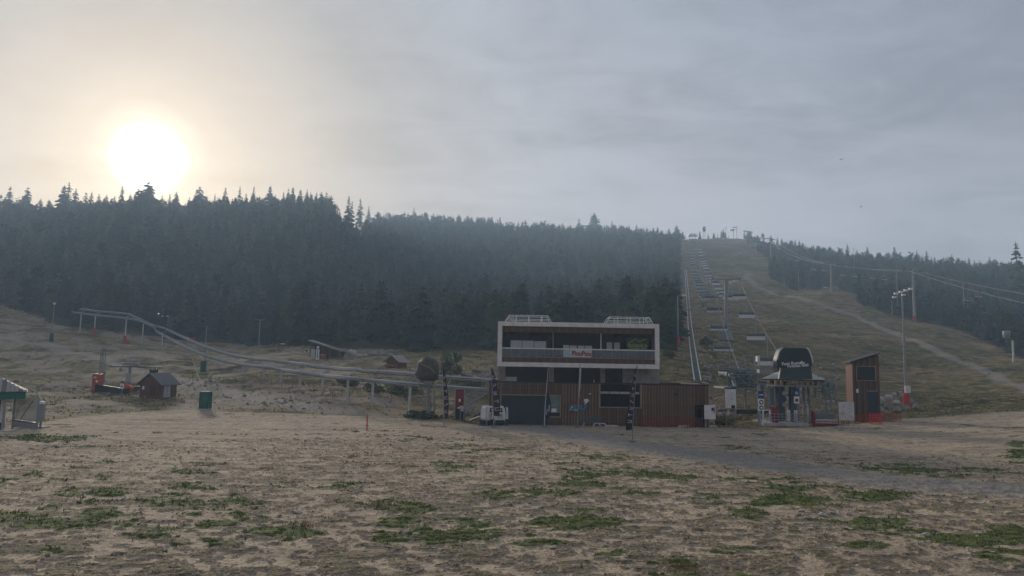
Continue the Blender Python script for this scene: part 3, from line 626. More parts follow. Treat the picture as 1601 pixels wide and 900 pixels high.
for i in range(75):
    x0 = GX0+i*bw
    if any(a-.05 < x0 < b_+.05 for (a, b_, z0, z1) in (gar, win, dk, dr)): continue
    bt.box(x0-.022, x0+.022, YB+.045, YB+.09, GZ0, GZ1-.06)
lb(bt, 'joint_batten', mat('pale batten', (.30, .25, .19), .8, .25, 4))['kind'] = 'stuff'
# slab on top of the base with a black edge, terrace floor lower inside
s_ = MB(); s_.box(GX0-.03, GX1+.03, YB-.02, YB+.3, GZ1-.05, GZ1+.06); s_.box(GX0-.03, GX0+.3, YB+.31, YB+D_+.2, GZ1-.05, GZ1+.06); s_.box(GX1-.3, GX1+.03, YB+.31, YB+D_+.2, GZ1-.05, GZ1+.06); lb(s_, 'parapet_cap', BLACK)
lb(MB().box(GX0+.31, GX1-.31, YB+.36, YB+D_, GZ1-.95, GZ1-.75), 'terrace_floor', CONC)
# garage shutter
sh = lb(MB().box(gar[0]+.06, gar[1]-.05, YB+.42, YB+.5, GZ0, gar[3]-.03), 'garage_door', SHUT)
nsl = 13; zh = (gar[3]-.05-GZ0)/nsl; sm = MB().prism([(-.03, 0), (0, .02), (0, zh-.03), (-.03, zh-.02)], 0, gar[1]-gar[0]-.16, 'x').mesh('shutter_slat', SHUT)
for i in range(nsl):
    o = bpy.data.objects.new('shutter_slat', sm); col.objects.link(o); o.parent = sh; o.location = (gar[0]+.09-bo.x, YB+.415-bo.y, GZ0+i*zh)
t_ = MB(); t_.box(gar[0]-.09, gar[0]-.005, YB-.03, YB+.3, GZ0, gar[3]+.09); t_.box(gar[0], win[1], YB-.03, YB+.3, gar[3]+.005, gar[3]+.085); t_.box(win[1]+.005, win[1]+.085, YB-.03, YB+.3, win[2]-.08, gar[3]+.09); t_.box(win[0]-.02, win[1], YB-.03, YB+.3, win[2]-.08, win[2]-.005)
lb(t_, 'opening_trim', TRIM); t_ = MB(); t_.box(dk[0]-.13, dk[0]-.005, YB-.03, YB+.3, dk[2]-.09, GZ1-.055); t_.box(dk[1]+.005, dk[1]+.14, YB-.03, YB+.3, dk[2]-.09, GZ1-.055); t_.box(dk[0], dk[1], YB-.03, YB+.3, dk[2]-.09, dk[2]-.005)
lb(t_, 'opening_trim', TRIM)
wo_ = lb(MB().box(win[0]+.02, win[1]-.01, YB+.16, YB+.20, win[2]+.34, win[3]-.02), 'window', GGLASS)
lb(MB().box(win[0]+.02, win[1]-.01, YB+.14, YB+.22, win[2]+.01, win[2]+.33), 'window_plinth', BLACK)
nz_ = lb(MB().box(win[0]+.12, win[1]-.30, YB+.13, YB+.15, win[2]+.38, win[2]+.72), 'notice', WPRINT)
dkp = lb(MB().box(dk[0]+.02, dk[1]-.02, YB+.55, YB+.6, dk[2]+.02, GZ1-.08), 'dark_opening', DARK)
f_ = MB()
for i in range(5): xx = dk[0]+(dk[1]-dk[0])*(i+.0)/4; f_.box(max(xx-.03, dk[0]+.01), min(xx+.03, dk[1]-.01), YB+.35, YB+.4, dk[2]+.02, GZ1-.08)
lb(f_, 'opening_mullion', BLACK)['kind'] = 'stuff'
dd = lb(MB().box(dr[0]+.05, dr[1]-.05, YB+.16, YB+.22, GZ0, dr[3]-.06), 'door', mat('dark red door', (.055, .022, .024), .6, .2, 3))
lb(MB().box(dr[0]+.18, dr[1]-.22, YB+.15, YB+.158, .95, dr[3]-.25), 'door_pane', DGLASS, dd); lb(MB().box(dr[1]-.16, dr[1]-.10, YB+.10, YB+.155, .85, .95), 'handle', GALV, dd)
q_ = MB(); q_.box(dr[0]-.05, dr[0]+.0, YB-.02, YB+.2, GZ0, dr[3]+.05); q_.box(dr[1], dr[1]+.05, YB-.02, YB+.2, GZ0, dr[3]+.05); q_.box(dr[0], dr[1], YB-.02, YB+.2, dr[3], dr[3]+.05); lb(q_, 'door_frame', BLACK)
lx = bx(1057); q_ = MB(); q_.cbox(lx, YB-.10, bz(613.5), .34, .26, .16); q_.cbox(lx, YB+.02, bz(612), .12, .06, .2); lb(q_, 'wall_lamp', BLACK)
lx = bx(922.5); lb(MB().cbox(lx, YB-.04, bz(615), .2, .12, .1), 'wall_lamp', WHITE)
lx = bx(907); lb(MB().cbox(lx, YB-.07, bz(614), .22, .2, .14), 'wall_lamp', BLACK)
# middle storey behind the terrace
YM = YB+2.6; zm0 = GZ1-.74; zm1 = bz(574.5)+.02
mx = lambda px: P(px, 585, YM).x
mb = MB(); segs = [(779, 790), (858, 866), (938.5, 946)]
for a, b_ in segs: mb.box(mx(a), mx(b_), YM, YM+.3, zm0, zm1)
mid = lb(mb, 'middle_wall', GREYW)
mb = MB(); mb.box(mx(973), mx(1031), YM+.02, YM+.3, zm0, zm1); mb.box(mx(779)-.0, mx(779)+.3, YM+.31, YB+D_-.5, zm0, zm1); mb.box(mx(1031)-.3, mx(1031), YM+.31, YB+D_-.5, zm0, zm1)
gw = lb(mb, 'end_wall', GREYW)
for (a, b_) in ((973, 1031), (779, 787)):
    for i in range(9):
        z_ = zm0+.4+i*(zm1-zm0-.4)/9; lb(MB().box(mx(a)+.02, mx(b_)-.02, YM-.03, YM-.002 if a < 900 else YM+.012, z_, z_+.17), 'cladding_plank', mat('grey planks', (.30, .29, .27), .8, .25, 3), gw)
for a, b_ in ((790, 858), (866, 938.5), (946, 973)):
    wn = lb(MB().box(mx(a)+.01, mx(b_)-.01, YM+.10, YM+.14, zm0+.05, zm1-.02), 'window', DGLASS)
    q_ = MB(); n_ = max(1, int((b_-a)/22))
    for i in range(n_+1): xx = mx(a)+.04+(mx(b_)-mx(a)-.08)*i/n_; q_.box(xx-.03, xx+.03, YM+.05, YM+.095, zm0+.05, zm1-.02)
    lb(q_, 'window_frame', BLACK, wn)
lb(MB().cbox(mx(799.5), YB+1.4, GZ1+.12, 1.05, .5, .62), 'terrace_cabinet', mat('grey cabinet', (.33, .34, .34), .6, .1, 3))
for a in (903, 925): lb(MB().bar((mx(a), YB+.5, GZ1+.05), (mx(a), YB+.5, GZ1+.28), .03), 'terrace_post', WHITE)
# upper box
UX0, UX1, UZ0, UZ1 = bx(777), bx(1032), bz(574.5), bz(504.0); YU = YB+.25; th = .41; dp = 9.0
fr = lb(MB().box(UX0+.06, UX1-.06, YU+2.3, YU+dp, UZ0+.06, UZ1-.06), 'upper_storey', GREYW)
sh_ = MB(); sh_.box(UX0+.06, UX1-.06, YU+.06, YU+2.29, UZ1-th+.02, UZ1-.06); sh_.box(UX0+.06, UX1-.06, YU+.06, YU+2.29, UZ0+.06, UZ0+th-.02); sh_.box(UX0+.06, UX0+th-.02, YU+.06, YU+2.29, UZ0+th-.01, UZ1-th+.01); sh_.box(UX1-th+.02, UX1-.06, YU+.06, YU+2.29, UZ0+th-.01, UZ1-th+.01)
frm = lb(sh_, 'frame_core', GREYW)
npn = 11; pw = (UX1-UX0)/npn
for i in range(npn):
    for z0, z1 in ((UZ1-th, UZ1), (UZ0, UZ0+th)):
        lb(MB().box(UX0+i*pw+.012, UX0+(i+1)*pw-.012, YU-.02, YU+.058, z0, z1), 'frame_panel', PANEL, frm)
        z2, z3 = (UZ1-.058, UZ1) if z0 > 7 else (UZ0, UZ0+.058)
        lb(MB().box(UX0+i*pw+.012, UX0+(i+1)*pw-.012, YU+.06, YU+dp, z2, z3), 'frame_panel', PANEL, frm)
for x0, x1, x2, x3 in ((UX0, UX0+th, UX0, UX0+.058), (UX1-th, UX1, UX1-.058, UX1)):
    for i in range(2):
        h_ = (UZ1-UZ0-2*th)/2; lb(MB().box(x0, x1, YU-.02, YU+.058, UZ0+th+i*h_+.012, UZ0+th+(i+1)*h_-.012), 'frame_panel', PANEL, frm)
    lb(MB().box(x2, x3, YU+.06, YU+dp, UZ0+.06, UZ1-.06), 'side_panel', PANEL, frm)
IX0, IX1 = UX0+th, UX1-th
zw0, zw1 = UZ1-th-.55, UZ1-th; zs0, zs1 = UZ0+th, UZ0+th+.46
for (z0, z1, y_) in ((zw0, zw1-.01, YU+.30), (zs0+.01, zs1, YU+.12)):
    bk = lb(MB().box(IX0+.01, IX1-.01, y_+.03, y_+.08, z0, z1), 'cladding_strip', WOODB3); nb = 60; ww = (IX1-IX0)/nb
    me_ = [MB().box(.012, ww-.012, 0, .028, 0, z1-z0).mesh('cladding_board', mm) for mm in (WOODB, WOODB2, WOODB)]
    for i in range(nb):
        o = bpy.data.objects.new('cladding_board', me_[i % 3]); col.objects.link(o); o.parent = bk; o.location = (IX0+i*ww-bo.x, y_-bo.y, z0)
lb(MB().box(IX0+.02, IX1-.02, YU+.2, YU+2.0, zs1-.25, zs1-.1), 'balcony_floor', CONC)
gl = lb(MB().box(IX0+.02, IX1-.02, YU+2.0, YU+2.06, zs1-.05, zw0+.4), 'balcony_glazing', DGLASS)
for i in range(9): xx = IX0+.1+(IX1-IX0-.2)*i/8; lb(MB().box(xx-.035, xx+.035, YU+1.93, YU+1.99, zs1-.09, zw0+.4), 'mullion', BLACK, gl)
for a in (865.5, 942): lb(MB().box(bx(a)-.05, bx(a)+.05, YU+1.0, YU+1.1, zs1, zw0+.3), 'balcony_post', WHITE if a > 900 else GALV)
zr = bz(545.8); ng = 18
rl = lb(MB().box(IX0+.01, IX1-.01, YU+.0, YU+.07, zr-.05, zr+.06), 'balcony_rail', WHITE)
for i in range(ng):
    xx = IX0+(IX1-IX0)*i/ng; lb(MB().box(xx+.03, xx+(IX1-IX0)/ng-.03, YU+.02, YU+.04, zs1+.06, zr-.06), 'glass_pane', RAILG, rl)
q_ = MB()
for i in range(ng+1): xx = IX0+.03+(IX1-IX0-.06)*i/ng; q_.box(xx-.018, xx+.018, YU+.01, YU+.05, zs1+.0, zr-.05)
q_.box(IX0+.02, IX1-.02, YU+.015, YU+.045, zs1+.0, zs1+.05); lb(q_, 'rail_upright', GALV, rl)['kind'] = 'stuff'
# blinds and boards seen behind and over the rail
for a, b_, t0, t1 in ((797.5, 815, 533.5, 545), (816, 834, 533.5, 545), (835, 853.5, 534, 545), (880.5, 890, 539.5, 557), (891, 902, 540, 545), (904, 914, 540, 545), (915, 926, 540, 557), (951, 960, 533.5, 549), (963, 972, 533.5, 549), (951, 960, 551, 558), (963, 972, 551, 558)):
    lb(MB().box(bx(a), bx(b_), YU+.10 if b_ < 950 else YU+1.0, YU+.14 if b_ < 950 else YU+1.04, bz(t1), bz(t0)), 'white_board', BLIND)
bn = lb(MB().box(bx(891), bx(925.5), YU-.06, YU-.035, bz(558.3), bz(546.5)), 'banner', mat('white banner', (.50, .49, .48), .8, .1, 3))
text('PiouPiou', .62, (bx(909.5)-bo.x, YU-.075-bo.y, bz(552.6)), (R(90), R(2), 0), REDTXT, bn, 'banner_lettering', .006, .84, .02)
lb(MB().box(bx(880.5), bx(890.8), YU-.06, YU-.035, bz(558.3), bz(546.5)), 'banner', mat('pale blue banner', (.34, .42, .46), .8, .2, 3))
sg = lb(MB().box(bx(982), bx(1017), YU+.62, YU+.68, bz(546), bz(525.5)), 'sign_panel', mat('dark sign panel', (.022, .032, .030), .4, .15, 3))
text('Bolquère', .50, (bx(999)-bo.x, YU+.60-bo.y, bz(537.6)), (R(90), 0, 0), LIME, sg, 'sign_lettering', .006, 1.0, .012)
text('Pyrénées 2000', .27, (bx(1000)-bo.x, YU+.60-bo.y, bz(542.6)), (R(90), 0, 0), LIME, sg, 'sign_lettering', .006, 1.0, .006)
lb(MB().tube([(bx(a), YU+.58, bz(b_)) for a, b_ in ((986.5, 533), (992, 530.5), (996, 527.2), (1000, 530.5), (1003, 531.5), (1008, 529), (1013, 528.5))], .045, 5), 'mountain_line', LIME, sg)
# roof rails: two cages
for (a, b_, t0) in ((787.5, 862, 492.3), (948.5, 1024, 494.2)):
    c_ = (a+b_)/2; zt_ = UZ1+(10.6 if a < 900 else 10.6)/16.8; q_ = MB(); x0, x1 = bx(a), bx(b_); ix0, ix1 = bx(a+7), bx(b_-6)
    for yy in (YU+.5, YU+2.6):
        q_.bar((ix0, yy, zt_), (ix1, yy, zt_), .035); q_.bar((ix0-.15, yy, zt_-.36), (ix1+.15, yy, zt_-.36), .028)
        q_.bar((x0, yy, UZ1), (ix0, yy, zt_), .035); q_.bar((x1, yy, UZ1), (ix1, yy, zt_), .035)
        for i in range(1, 4): xx = ix0+(ix1-ix0)*(i/3-.15); q_.bar((xx, yy, UZ1), (xx, yy, zt_), .03)
    for xx in (ix0, ix1): q_.bar((xx, YU+.5, zt_), (xx, YU+2.6, zt_), .03)
    for k_ in range(3): xx = (ix1-.5+k_*.22) if a > 900 else ix0-.1+k_*.18; q_.bar((xx, YU+.55, zt_-.1), (xx+.45, YU+.5, UZ1), .022)
    lb(q_, 'roof_rail', WHITE)
# painted emblem on the boards
em = lb(MB().prism([(bx(890.5), bz(641)), (bx(894), bz(634.5)), (bx(896), bz(635.5)), (bx(893.5), bz(640)), (bx(903), bz(640.2)), (bx(903), bz(642))], YB-.03, YB-.01), 'painted_emblem', WPRINT)
text('DISC', .62, (bx(903)-bo.x, YB-.045-bo.y, bz(629.3)), (R(90), R(-6), 0), REDTXT, em, 'emblem_lettering', .008, .95, .03)
text('GOLF', .62, (bx(904.5)-bo.x, YB-.048-bo.y, bz(636.8)), (R(90), R(-4), 0), BLUEP, em, 'emblem_lettering', .008, 1.0, .04)
lb(MB().prism([(bx(911), bz(626)), (bx(914), bz(623.4)), (bx(919.5), bz(623)), (bx(921), bz(626)), (bx(918), bz(629.5)), (bx(914), bz(632)), (bx(912), bz(631.5)), (bx(915.5), bz(628.8)), (bx(913), bz(626.6))], YB-.045, YB-.02), 'disc_shape', WPRINT, em)
lb(MB().prism([(bx(892), bz(643)), (bx(899), bz(643)), (bx(897), bz(646)), (bx(894.5), bz(647.5))], YB-.04, YB-.02), 'red_drop', REDTXT, em)
# side stair rail on the left of the upper floors
q_ = MB(); q_.prism([(bx(774.5), bz(561)), (bx(778), bz(562)), (bx(772), bz(596)), (bx(769), bz(592))], YU+1.0, YU+1.1); lb(q_, 'side_screen', GALV)

# ------------------------------------------------------------------ red net in front of the base, slabs, bench, boards
def net_fence(pts, h, label, m=NET, n=10, name='safety_net'):
    a, b_ = pts[0], pts[-1]; root = empty(name, a, 0, label, 'safety net'); q_ = MB(); pp = []
    for (p, q2) in zip(pts[:-1], pts[1:]):
        L_ = (q2-p).length
        k_ = max(2, int(L_/.22))
        for i in range(k_+1):
            u = p.lerp(q2, i/k_)-a; sag = .06*math.sin(i*1.7); q_.bar((u.x, u.y, u.z), (u.x, u.y+.01, u.z+h+sag), .03, n=4)
        for j in range(int(h/.16)+1): u, v_ = p-a, q2-a; q_.bar((u.x, u.y, u.z+.04+j*.16), (v_.x, v_.y, v_.z+.04+j*.16), .028, n=4)
    nn = q_.build('net_mesh', m, root); nn['kind'] = 'stuff'
    for p in pts: u = p-a; MB().bar((u.x, u.y+.05, u.z-.2), (u.x, u.y+.05, u.z+h+.15), .025).build('net_post', m, root)
    return root
NETM = mat('worn orange net', (.40, .045, .03), .85, .3, 3, alpha=.32)
net_fence([Vector((bx(a), YB-.35-random.uniform(0, .2), 0.02)) for a in (1003, 1020, 1038, 1056, 1072, 1084)], 1.05, 'orange safety net hung along the lodge base between the dark opening and the door', NETM)
for a, b_, lab in ((947, 965, 'pale concrete slab on the ground below the dark opening of the lodge'), (1059, 1076, 'pale concrete slab on the ground left of the lodge door'), (1100, 1120, 'flat concrete slab under the white board at the lodge corner')):
    p = hit((a+b_)/2, 667); tag(MB().cbox(0, 0, .06, (b_-a)/pxm(p), .8, .18).build('concrete_slab', CONC, loc=p, bevel=.03), lab, 'slab')
# bench with chrome legs by the emblem
p = Vector((bx(924), YB-1.0, .0)); b_ = empty('bench', p, 0, 'low dark bench standing under the painted emblem on the lodge wall', 'bench'); Lb = 31/17
for k_ in range(3): MB().cbox(0, -.15+k_*.17, .42, Lb, .14, .05).build('seat_slat', SEATD, b_, bevel=.01)
for k_ in range(3): MB().cbox(0, .28, .62+k_*.15, Lb, .04, .11).build('back_slat', SEATD, b_, bevel=.01)
for s in (-1, 1): MB().tube([(s*Lb*.42, -.25, 0), (s*Lb*.38, -.22, .4), (s*Lb*.38, .26, .42), (s*Lb*.42, .34, 0)], .03).build('leg', WHITE, b_)
# white low trolley frame right of bench
p = Vector((bx(934), YB-1.5, 0)); b_ = empty('sledge_frame', p, 0, 'white tubular frame lying at the right end of the dark bench', 'frame')
MB().tube([(-.55, 0, .0), (-.35, 0, .42), (.55, 0, .38), (.72, 0, .0)], .035).build('front_tube', WHITE, b_); MB().tube([(-.55, .5, .0), (-.35, .5, .42), (.55, .5, .38), (.72, .5, .0)], .035).build('rear_tube', WHITE, b_)
MB().bar((-.35, 0, .42), (-.35, .5, .42), .03).bar((.55, 0, .38), (.55, .5, .38), .03).build('cross_tube', WHITE, b_)
# white board at the corner
def board(px0, px1, top, bot, Y, label, m, leg=.35, name='notice_board', cat='board', tilt=0, frame=GALV):
    x0, x1 = P(px0, top, Y).x, P(px1, top, Y).x; cxx = (x0+x1)/2; zg = zt(cxx, Y); z1, z0 = P((px0+px1)/2, top, Y).z, P((px0+px1)/2, bot, Y).z
    r_ = empty(name, (cxx, Y, zg), 0, label, cat); w2 = (x1-x0)/2
    pn = MB().box(-w2, w2, -.03, .03, z0-zg, z1-zg).build('panel', m, r_, bevel=.01)
    for s in (-1, 1): MB().box(s*w2*.8-.035, s*w2*.8+.035, .035, .1, -.3, z1-zg-.05).build('leg', frame, r_)
    pn['w2'] = w2; return r_, pn, w2, z0-zg, z1-zg
r_, pn, w2, z0, z1 = board(1101, 1118.5, 633, 655, 66.5, 'white notice board on a post at the right corner of the lodge', PANEL)
MB().cbox(w2*.75, -.045, (z0+z1)/2+.2, .12, .02, .5).build('dark_print', GALVD, pn); MB().bar((w2*.5, -.05, (z0+z1)/2+.25), (w2*.5, -.035, (z0+z1)/2+.25), .14, n=12).build('round_print', BLACK, pn)
r_, pn, w2, z0, z1 = board(1133.5, 1150.5, 608, 638, 70.5, 'tall white information panel with a blue heading beside the lift station', PANEL)
MB().box(-w2-.02, w2+.02, -.05, .02, z1+.005, z1+.14).build('blue_heading', BLUED, pn); MB().cbox(w2*.45, -.04, z0+.15, .36, .02, .3).build('dark_square', BLACK, pn)
q_ = MB(); rd = random.Random(4)
for i in range(9): a = -w2*.6+rd.random()*w2*.4; q_.box(a, a+w2*rd.uniform(.3, .9), -.042, -.034, z0+.4+i*.13, z0+.415+i*.13)
q_.build('printed_lines', GALVD, pn)
r_, pn, w2, z0, z1 = board(1311, 1335, 628, 657, 70.0, 'wide white map board on two legs left of the tall lift hut', mat('weathered white board', (.52, .50, .49), .7, .16, 2))
q_ = MB()
for a, c_, e_ in ((-.8, .3, .9), (.1, .8, .55), (-.5, .9, .35), (.3, .45, .3)): q_.box(w2*a, w2*a+e_*.5, -.042, -.034, z0+c_*(z1-z0)*.6+.3, z0+c_*(z1-z0)*.6+.33); q_.box(w2*a+.2, w2*a+.23, -.042, -.034, z0+.2, z0+.2+e_*.8)
q_.build('red_print', REDTXT, pn); MB().cbox(0, .1, -.02+.08, 2.0, .8, .16).build('concrete_foot', CONC, r_)

# ------------------------------------------------------------------ tall flags
PRT = mat('greyed print', (.34, .33, .34), .85, .2, 3)
def flag(px, top, bot, bulge, mcl, label, lean=0, sail=(0.16, .84), stripes=6, side=1, wpx=8, mst=PRT, twist=.5, pole=GALV):
    p = hit(px, bot); s = pxm(p); H = (bot-top)/s; r_ = empty('feather_flag', p, 0, label, 'flag')
    lean = lean/s; pl = [(lean*(u**1.4), 0, H*u) for u in [i/10*.97 for i in range(11)]]; pl[-1] = (lean+side*.14*0, 0, H*.99)
    MB().tube(pl, [.045-.003*i for i in range(11)], 6).build('pole', pole, r_)
    mb = MB(); wv = wpx/s; n = 18; vs = []
    def at(u):
        z = H*(sail[0]+(sail[1]-sail[0]+.14)*u); z = min(z, H*.99); x = lean*((z/H)**1.4)
        wd = wv*(1-.75*abs(u-bulge)**1.2*1.3); wd = max(wd, .05)*(1-.9*max(0, u-.9)*10*.9); return x, z, max(wd, .03)
    for i in range(n+1):
        u = i/n; x, z, wd = at(u); yy = twist*.12*math.sin(u*9)
        vs += [(x+side*.03, 0, z), (x+side*wd*.5, .10*math.sin(u*13+1), z-.02), (x+side*wd, yy, z-.05*wd)]
    k_ = len(vs); vs += [(v[0], v[1]+.012, v[2]) for v in vs]; fs = []
    for i in range(n):
        for j in range(2): a = i*3+j; fs += [(a, a+1, a+4, a+3), (k_+a, k_+a+3, k_+a+4, k_+a+1)]
        for j in (0, 2): a = i*3+j; fs += [(a, a+3, k_+a+3, k_+a)]
    o = mb.add(vs, fs).build('sail', mcl, r_, smooth=True)
    q_ = MB()
    for i in range(stripes):
        u0 = .10+.80*i/stripes; u1 = u0+.45*.8/stripes; 
        g1 = .45*.8/stripes; kk = (i*5+int(px)) % 4
        for (ua, ub, f0, f1) in (((u0, u1, .2, .36), (u0, u0+g1*.25, .36, .85), (u1-g1*.25, u1, .36, .85)), ((u0, u1, .65, .82), (u0+g1*.4, u0+g1*.62, .2, .65)), ((u0, u1, .2, .34), (u0, u0+g1*.22, .34, .8), (u0+g1*.4, u0+g1*.6, .34, .7), (u1-g1*.2, u1, .34, .8)), ((u0, u1*.6+u0*.4, .2, .4), (u0+g1*.3, u1, .55, .8)))[kk]:
            x, z, wd = at(ua); x2, z2, wd2 = at(ub)
            q_.add([(x+side*wd*f0, -.13, z), (x+side*wd*f1, -.13, z+.05), (x2+side*wd2*f1, -.13, z2+.05), (x2+side*wd2*f0, -.13, z2), (x+side*wd*f0, -.11, z), (x+side*wd*f1, -.11, z+.05), (x2+side*wd2*f1, -.11, z2+.05), (x2+side*wd2*f0, -.11, z2)],
                   [(0, 1, 2, 3), (7, 6, 5, 4), (0, 4, 5, 1), (1, 5, 6, 2), (2, 6, 7, 3), (3, 7, 4, 0)])
    if stripes: q_.build('white_print', mst, o)
    MB().cbox(0, 0, .03, .5, .5, .06).build('foot_plate', GALVD, r_)
    return r_
flag(694, 576, 667, .35, PURP, 'dark furled feather flag with white print standing left of the red and black totem', lean=-5, sail=(.14, .86), stripes=6, side=1, wpx=8)
flag(772, 574, 668, .25, PURP, 'dark purple furled flag planted in front of the two white machines', lean=-7, sail=(.18, .84), stripes=5, side=1, wpx=11)
flag(851, 576, 667, .3, NAVY, 'navy furled flag with a pale upper pole in front of the garage window', lean=5, sail=(.15, .45), stripes=1, side=1, wpx=10, pole=CLOTHW)
flag(903, 571, 668, .8, CLOTHW, 'narrow pale wrapped flag standing before the painted emblem', lean=2.5, sail=(.30, .86), stripes=0, side=1, wpx=3, pole=GALV)
flag(988.5, 572, 690, .12, PURP, 'dark leaning feather flag with large white letters standing nearest, before the dark opening', lean=8, sail=(.15, .86), stripes=8, side=-1, wpx=11, pole=GALVD)

# ------------------------------------------------------------------ totem, stairs, machines
p = hit(718, 656); s = pxm(p); r_ = empty('totem_sign', p, 0, 'tall red and black totem sign in a pale frame beside the metal stairs', 'sign'); W_, H_ = 16/s, 48/s
MB().box(-W_/2, -W_/2+.11, -.1, .1, 0, H_).box(W_/2-.11, W_/2, -.1, .1, 0, H_).box(-W_/2+.11, W_/2-.11, -.1, .1, H_-.11, H_).build('frame', GALV, r_)
pn = MB().box(-W_/2+.112, W_/2-.112, -.05, .05, 0, H_-.112).build('panel', mat('black totem panel', (.025, .014, .018), .5, .2, 3), r_)
MB().box(-W_/2+.13, W_/2-.13, -.062, -.052, H_*.42, H_*.93).build('red_field', DRED, pn); MB().cbox(0, -.07, H_*.62, .18, .015, .28).build('white_figure', WPRINT, pn)
MB().cbox(W_*.22, -.10, H_*.36, .36, .02, .5).build('white_notice', WPRINT, pn); MB().prism([(-.26, H_*.78), (0, H_*.88), (.26, H_*.78), (.1, H_*.70), (-.1, H_*.70)], -.07, -.064).build('red_emblem', REDTXT, pn)
YS = 69.5; sx_ = lambda px: P(px, 630, YS).x; sz_ = lambda py: P(745, py, YS).z
r_ = empty('metal_stairs', (sx_(745), YS, sz_(657)), 0, 'galvanised zigzag metal stairs with railings at the left end of the lodge', 'stairs'); so = Vector(r_.location)
def sflight(x0, z0, x1, z1, y0, y1, nst):
    for yy in (y0, y1): MB().tube([(x0-so.x, yy-so.y, z0-so.z), (x1-so.x, yy-so.y, z1-so.z)], .07, 4).build('stringer', GALV, r_)
    for i in range(nst):
        u = (i+.5)/nst; MB().cbox(x0+(x1-x0)*u-so.x, (y0+y1)/2-so.y, z0+(z1-z0)*u-so.z+.04, abs(x1-x0)/nst*.9, y1-y0-.02, .04).build('tread', GALVD, r_)
    for k_ in range(1, 6): 
        for yy in (y0, y1): MB().tube([(x0-so.x, yy-so.y, z0-so.z+.19*k_), (x1-so.x, yy-so.y, z1-so.z+.19*k_)], .02 if k_ < 5 else .03, 4).build('handrail', GALV, r_)
    for u in (0, .5, 1): xx = x0+(x1-x0)*u; zz = z0+(z1-z0)*u; MB().bar((xx-so.x, y0-so.y, zz-so.z), (xx-so.x, y0-so.y, zz-so.z+.97), .03).build('baluster', GALV, r_)
sflight(sx_(757), sz_(650), sx_(727), sz_(637), YS-1.1, YS-.1, 5); sflight(sx_(727), sz_(637), sx_(765), sz_(613), YS+.1, YS+1.1, 10)
MB().cbox(sx_(723)-so.x, 0, sz_(638)-so.z, .9, 2.2, .08).build('landing', GALVD, r_)
MB().cbox(sx_(767)-so.x, .5, sz_(613)-so.z, .8, 1.4, .08).build('landing', GALVD, r_)
for a in (720, 727, 766): MB().bar((sx_(a)-so.x, .3, -.3), (sx_(a)-so.x, .3, sz_(637 if a < 760 else 613)-so.z), .05).build('support_post', GALV, r_)
p = hit(752, 657); tag(MB().prism([(-1.1, 0), (1.0, 0), (1.0, .75), (.75, .75)], -.2, 1.1).build('concrete_ramp', CONC, loc=p), 'wedge of pale concrete at the foot of the metal stairs', 'ramp')
def machine(px, bot, wpx, hpx, label, rz):
    p = P(px, bot, 66.4); p.z = zt(p.x, p.y); s = pxm(p); k_ = hpx/s/1.8; r_ = empty('snow_machine', p, rz, label, 'machine'); r_.scale = (k_, k_, k_)
    body = MB().prism([(-.45, .45), (.45, .45), (.55, .75), (.42, 1.45), (.30, 1.72), (-.30, 1.72), (-.42, 1.45), (-.55, .75)], -.35, .5).build('cowl', mat('white machine paint', (.66, .65, .62), .4, .12, 3), r_, bevel=.05)
    MB().prism([(-.22, 1.2), (.22, 1.2), (.18, 1.55), (-.18, 1.55)], -.385, -.35).build('dark_screen', DGLASS, body); MB().cbox(0, -.40, 1.38, .14, .03, .12).build('badge', WPRINT, body)
    MB().cbox(0, -.40, .88, .52, .05, .42).build('front_panel', mat('dusty white plate', (.50, .46, .44), .6, .1, 4), body); MB().prism([(-.1, .86), (.1, .86), (.13, .98), (0, 1.05), (-.13, .98)], -.44, -.426).build('dark_mark', GALVD, body)
    for s_ in (-1, 1):
        MB().prism([(s_*.58, .55), (s_*.74, .60), (s_*.70, 1.6), (s_*.50, 1.66), (s_*.56, 1.3)], -.28, .2).build('side_fairing', mat('white machine paint', (.66, .65, .62)), r_, bevel=.03)
        MB().tube([(s_*.55, -.8, .32), (s_*.62, -.7, .10), (s_*.62, -.4, .03), (s_*.62, .5, .03)], .05, 5).build('ski', BLACK, r_)
        MB().bar((s_*.4, -.2, .5), (s_*.62, -.3, .08), .04).build('ski_leg', GALVD, r_)
        MB().bar((s_*.2, -.1, 1.55), (s_*.55, -.2, 1.68), .025).build('handlebar', BLACK, r_)
    MB().cbox(0, .1, .30, .75, 1.3, .42).build('track', BLACK, r_, bevel=.08); MB().cbox(0, -.42, .35, .55, .1, .3).build('front_bumper', GALVD, r_, bevel=.02); MB().cbox(0, .75, .95, .38, .6, .22).build('seat', BLACK, r_, bevel=.05)
machine(781.5, 660, 18, 31, 'white upright snow machine facing forward beside the garage door', .05); machine(763, 659, 18, 31, 'white snow machine turned sideways, partly behind the dark purple flag', .9)

# ------------------------------------------------------------------ red snow pole in the plaza
p = hit(573.5, 673); s = pxm(p); r_ = empty('marker_pole', p, 0, 'thin red marker pole standing alone in the sand', 'pole'); MB().bar((0, 0, -.2), (0, 0, 24/s), .05, n=8).build('shaft', REDP, r_); MB().bar((0, 0, 16/s), (0, 0, 17/s), .085, n=8).build('collar', REDP, r_); MB().bar((-.14, 0, 8/s), (.14, 0, 8/s), .03).build('peg', REDP, r_)

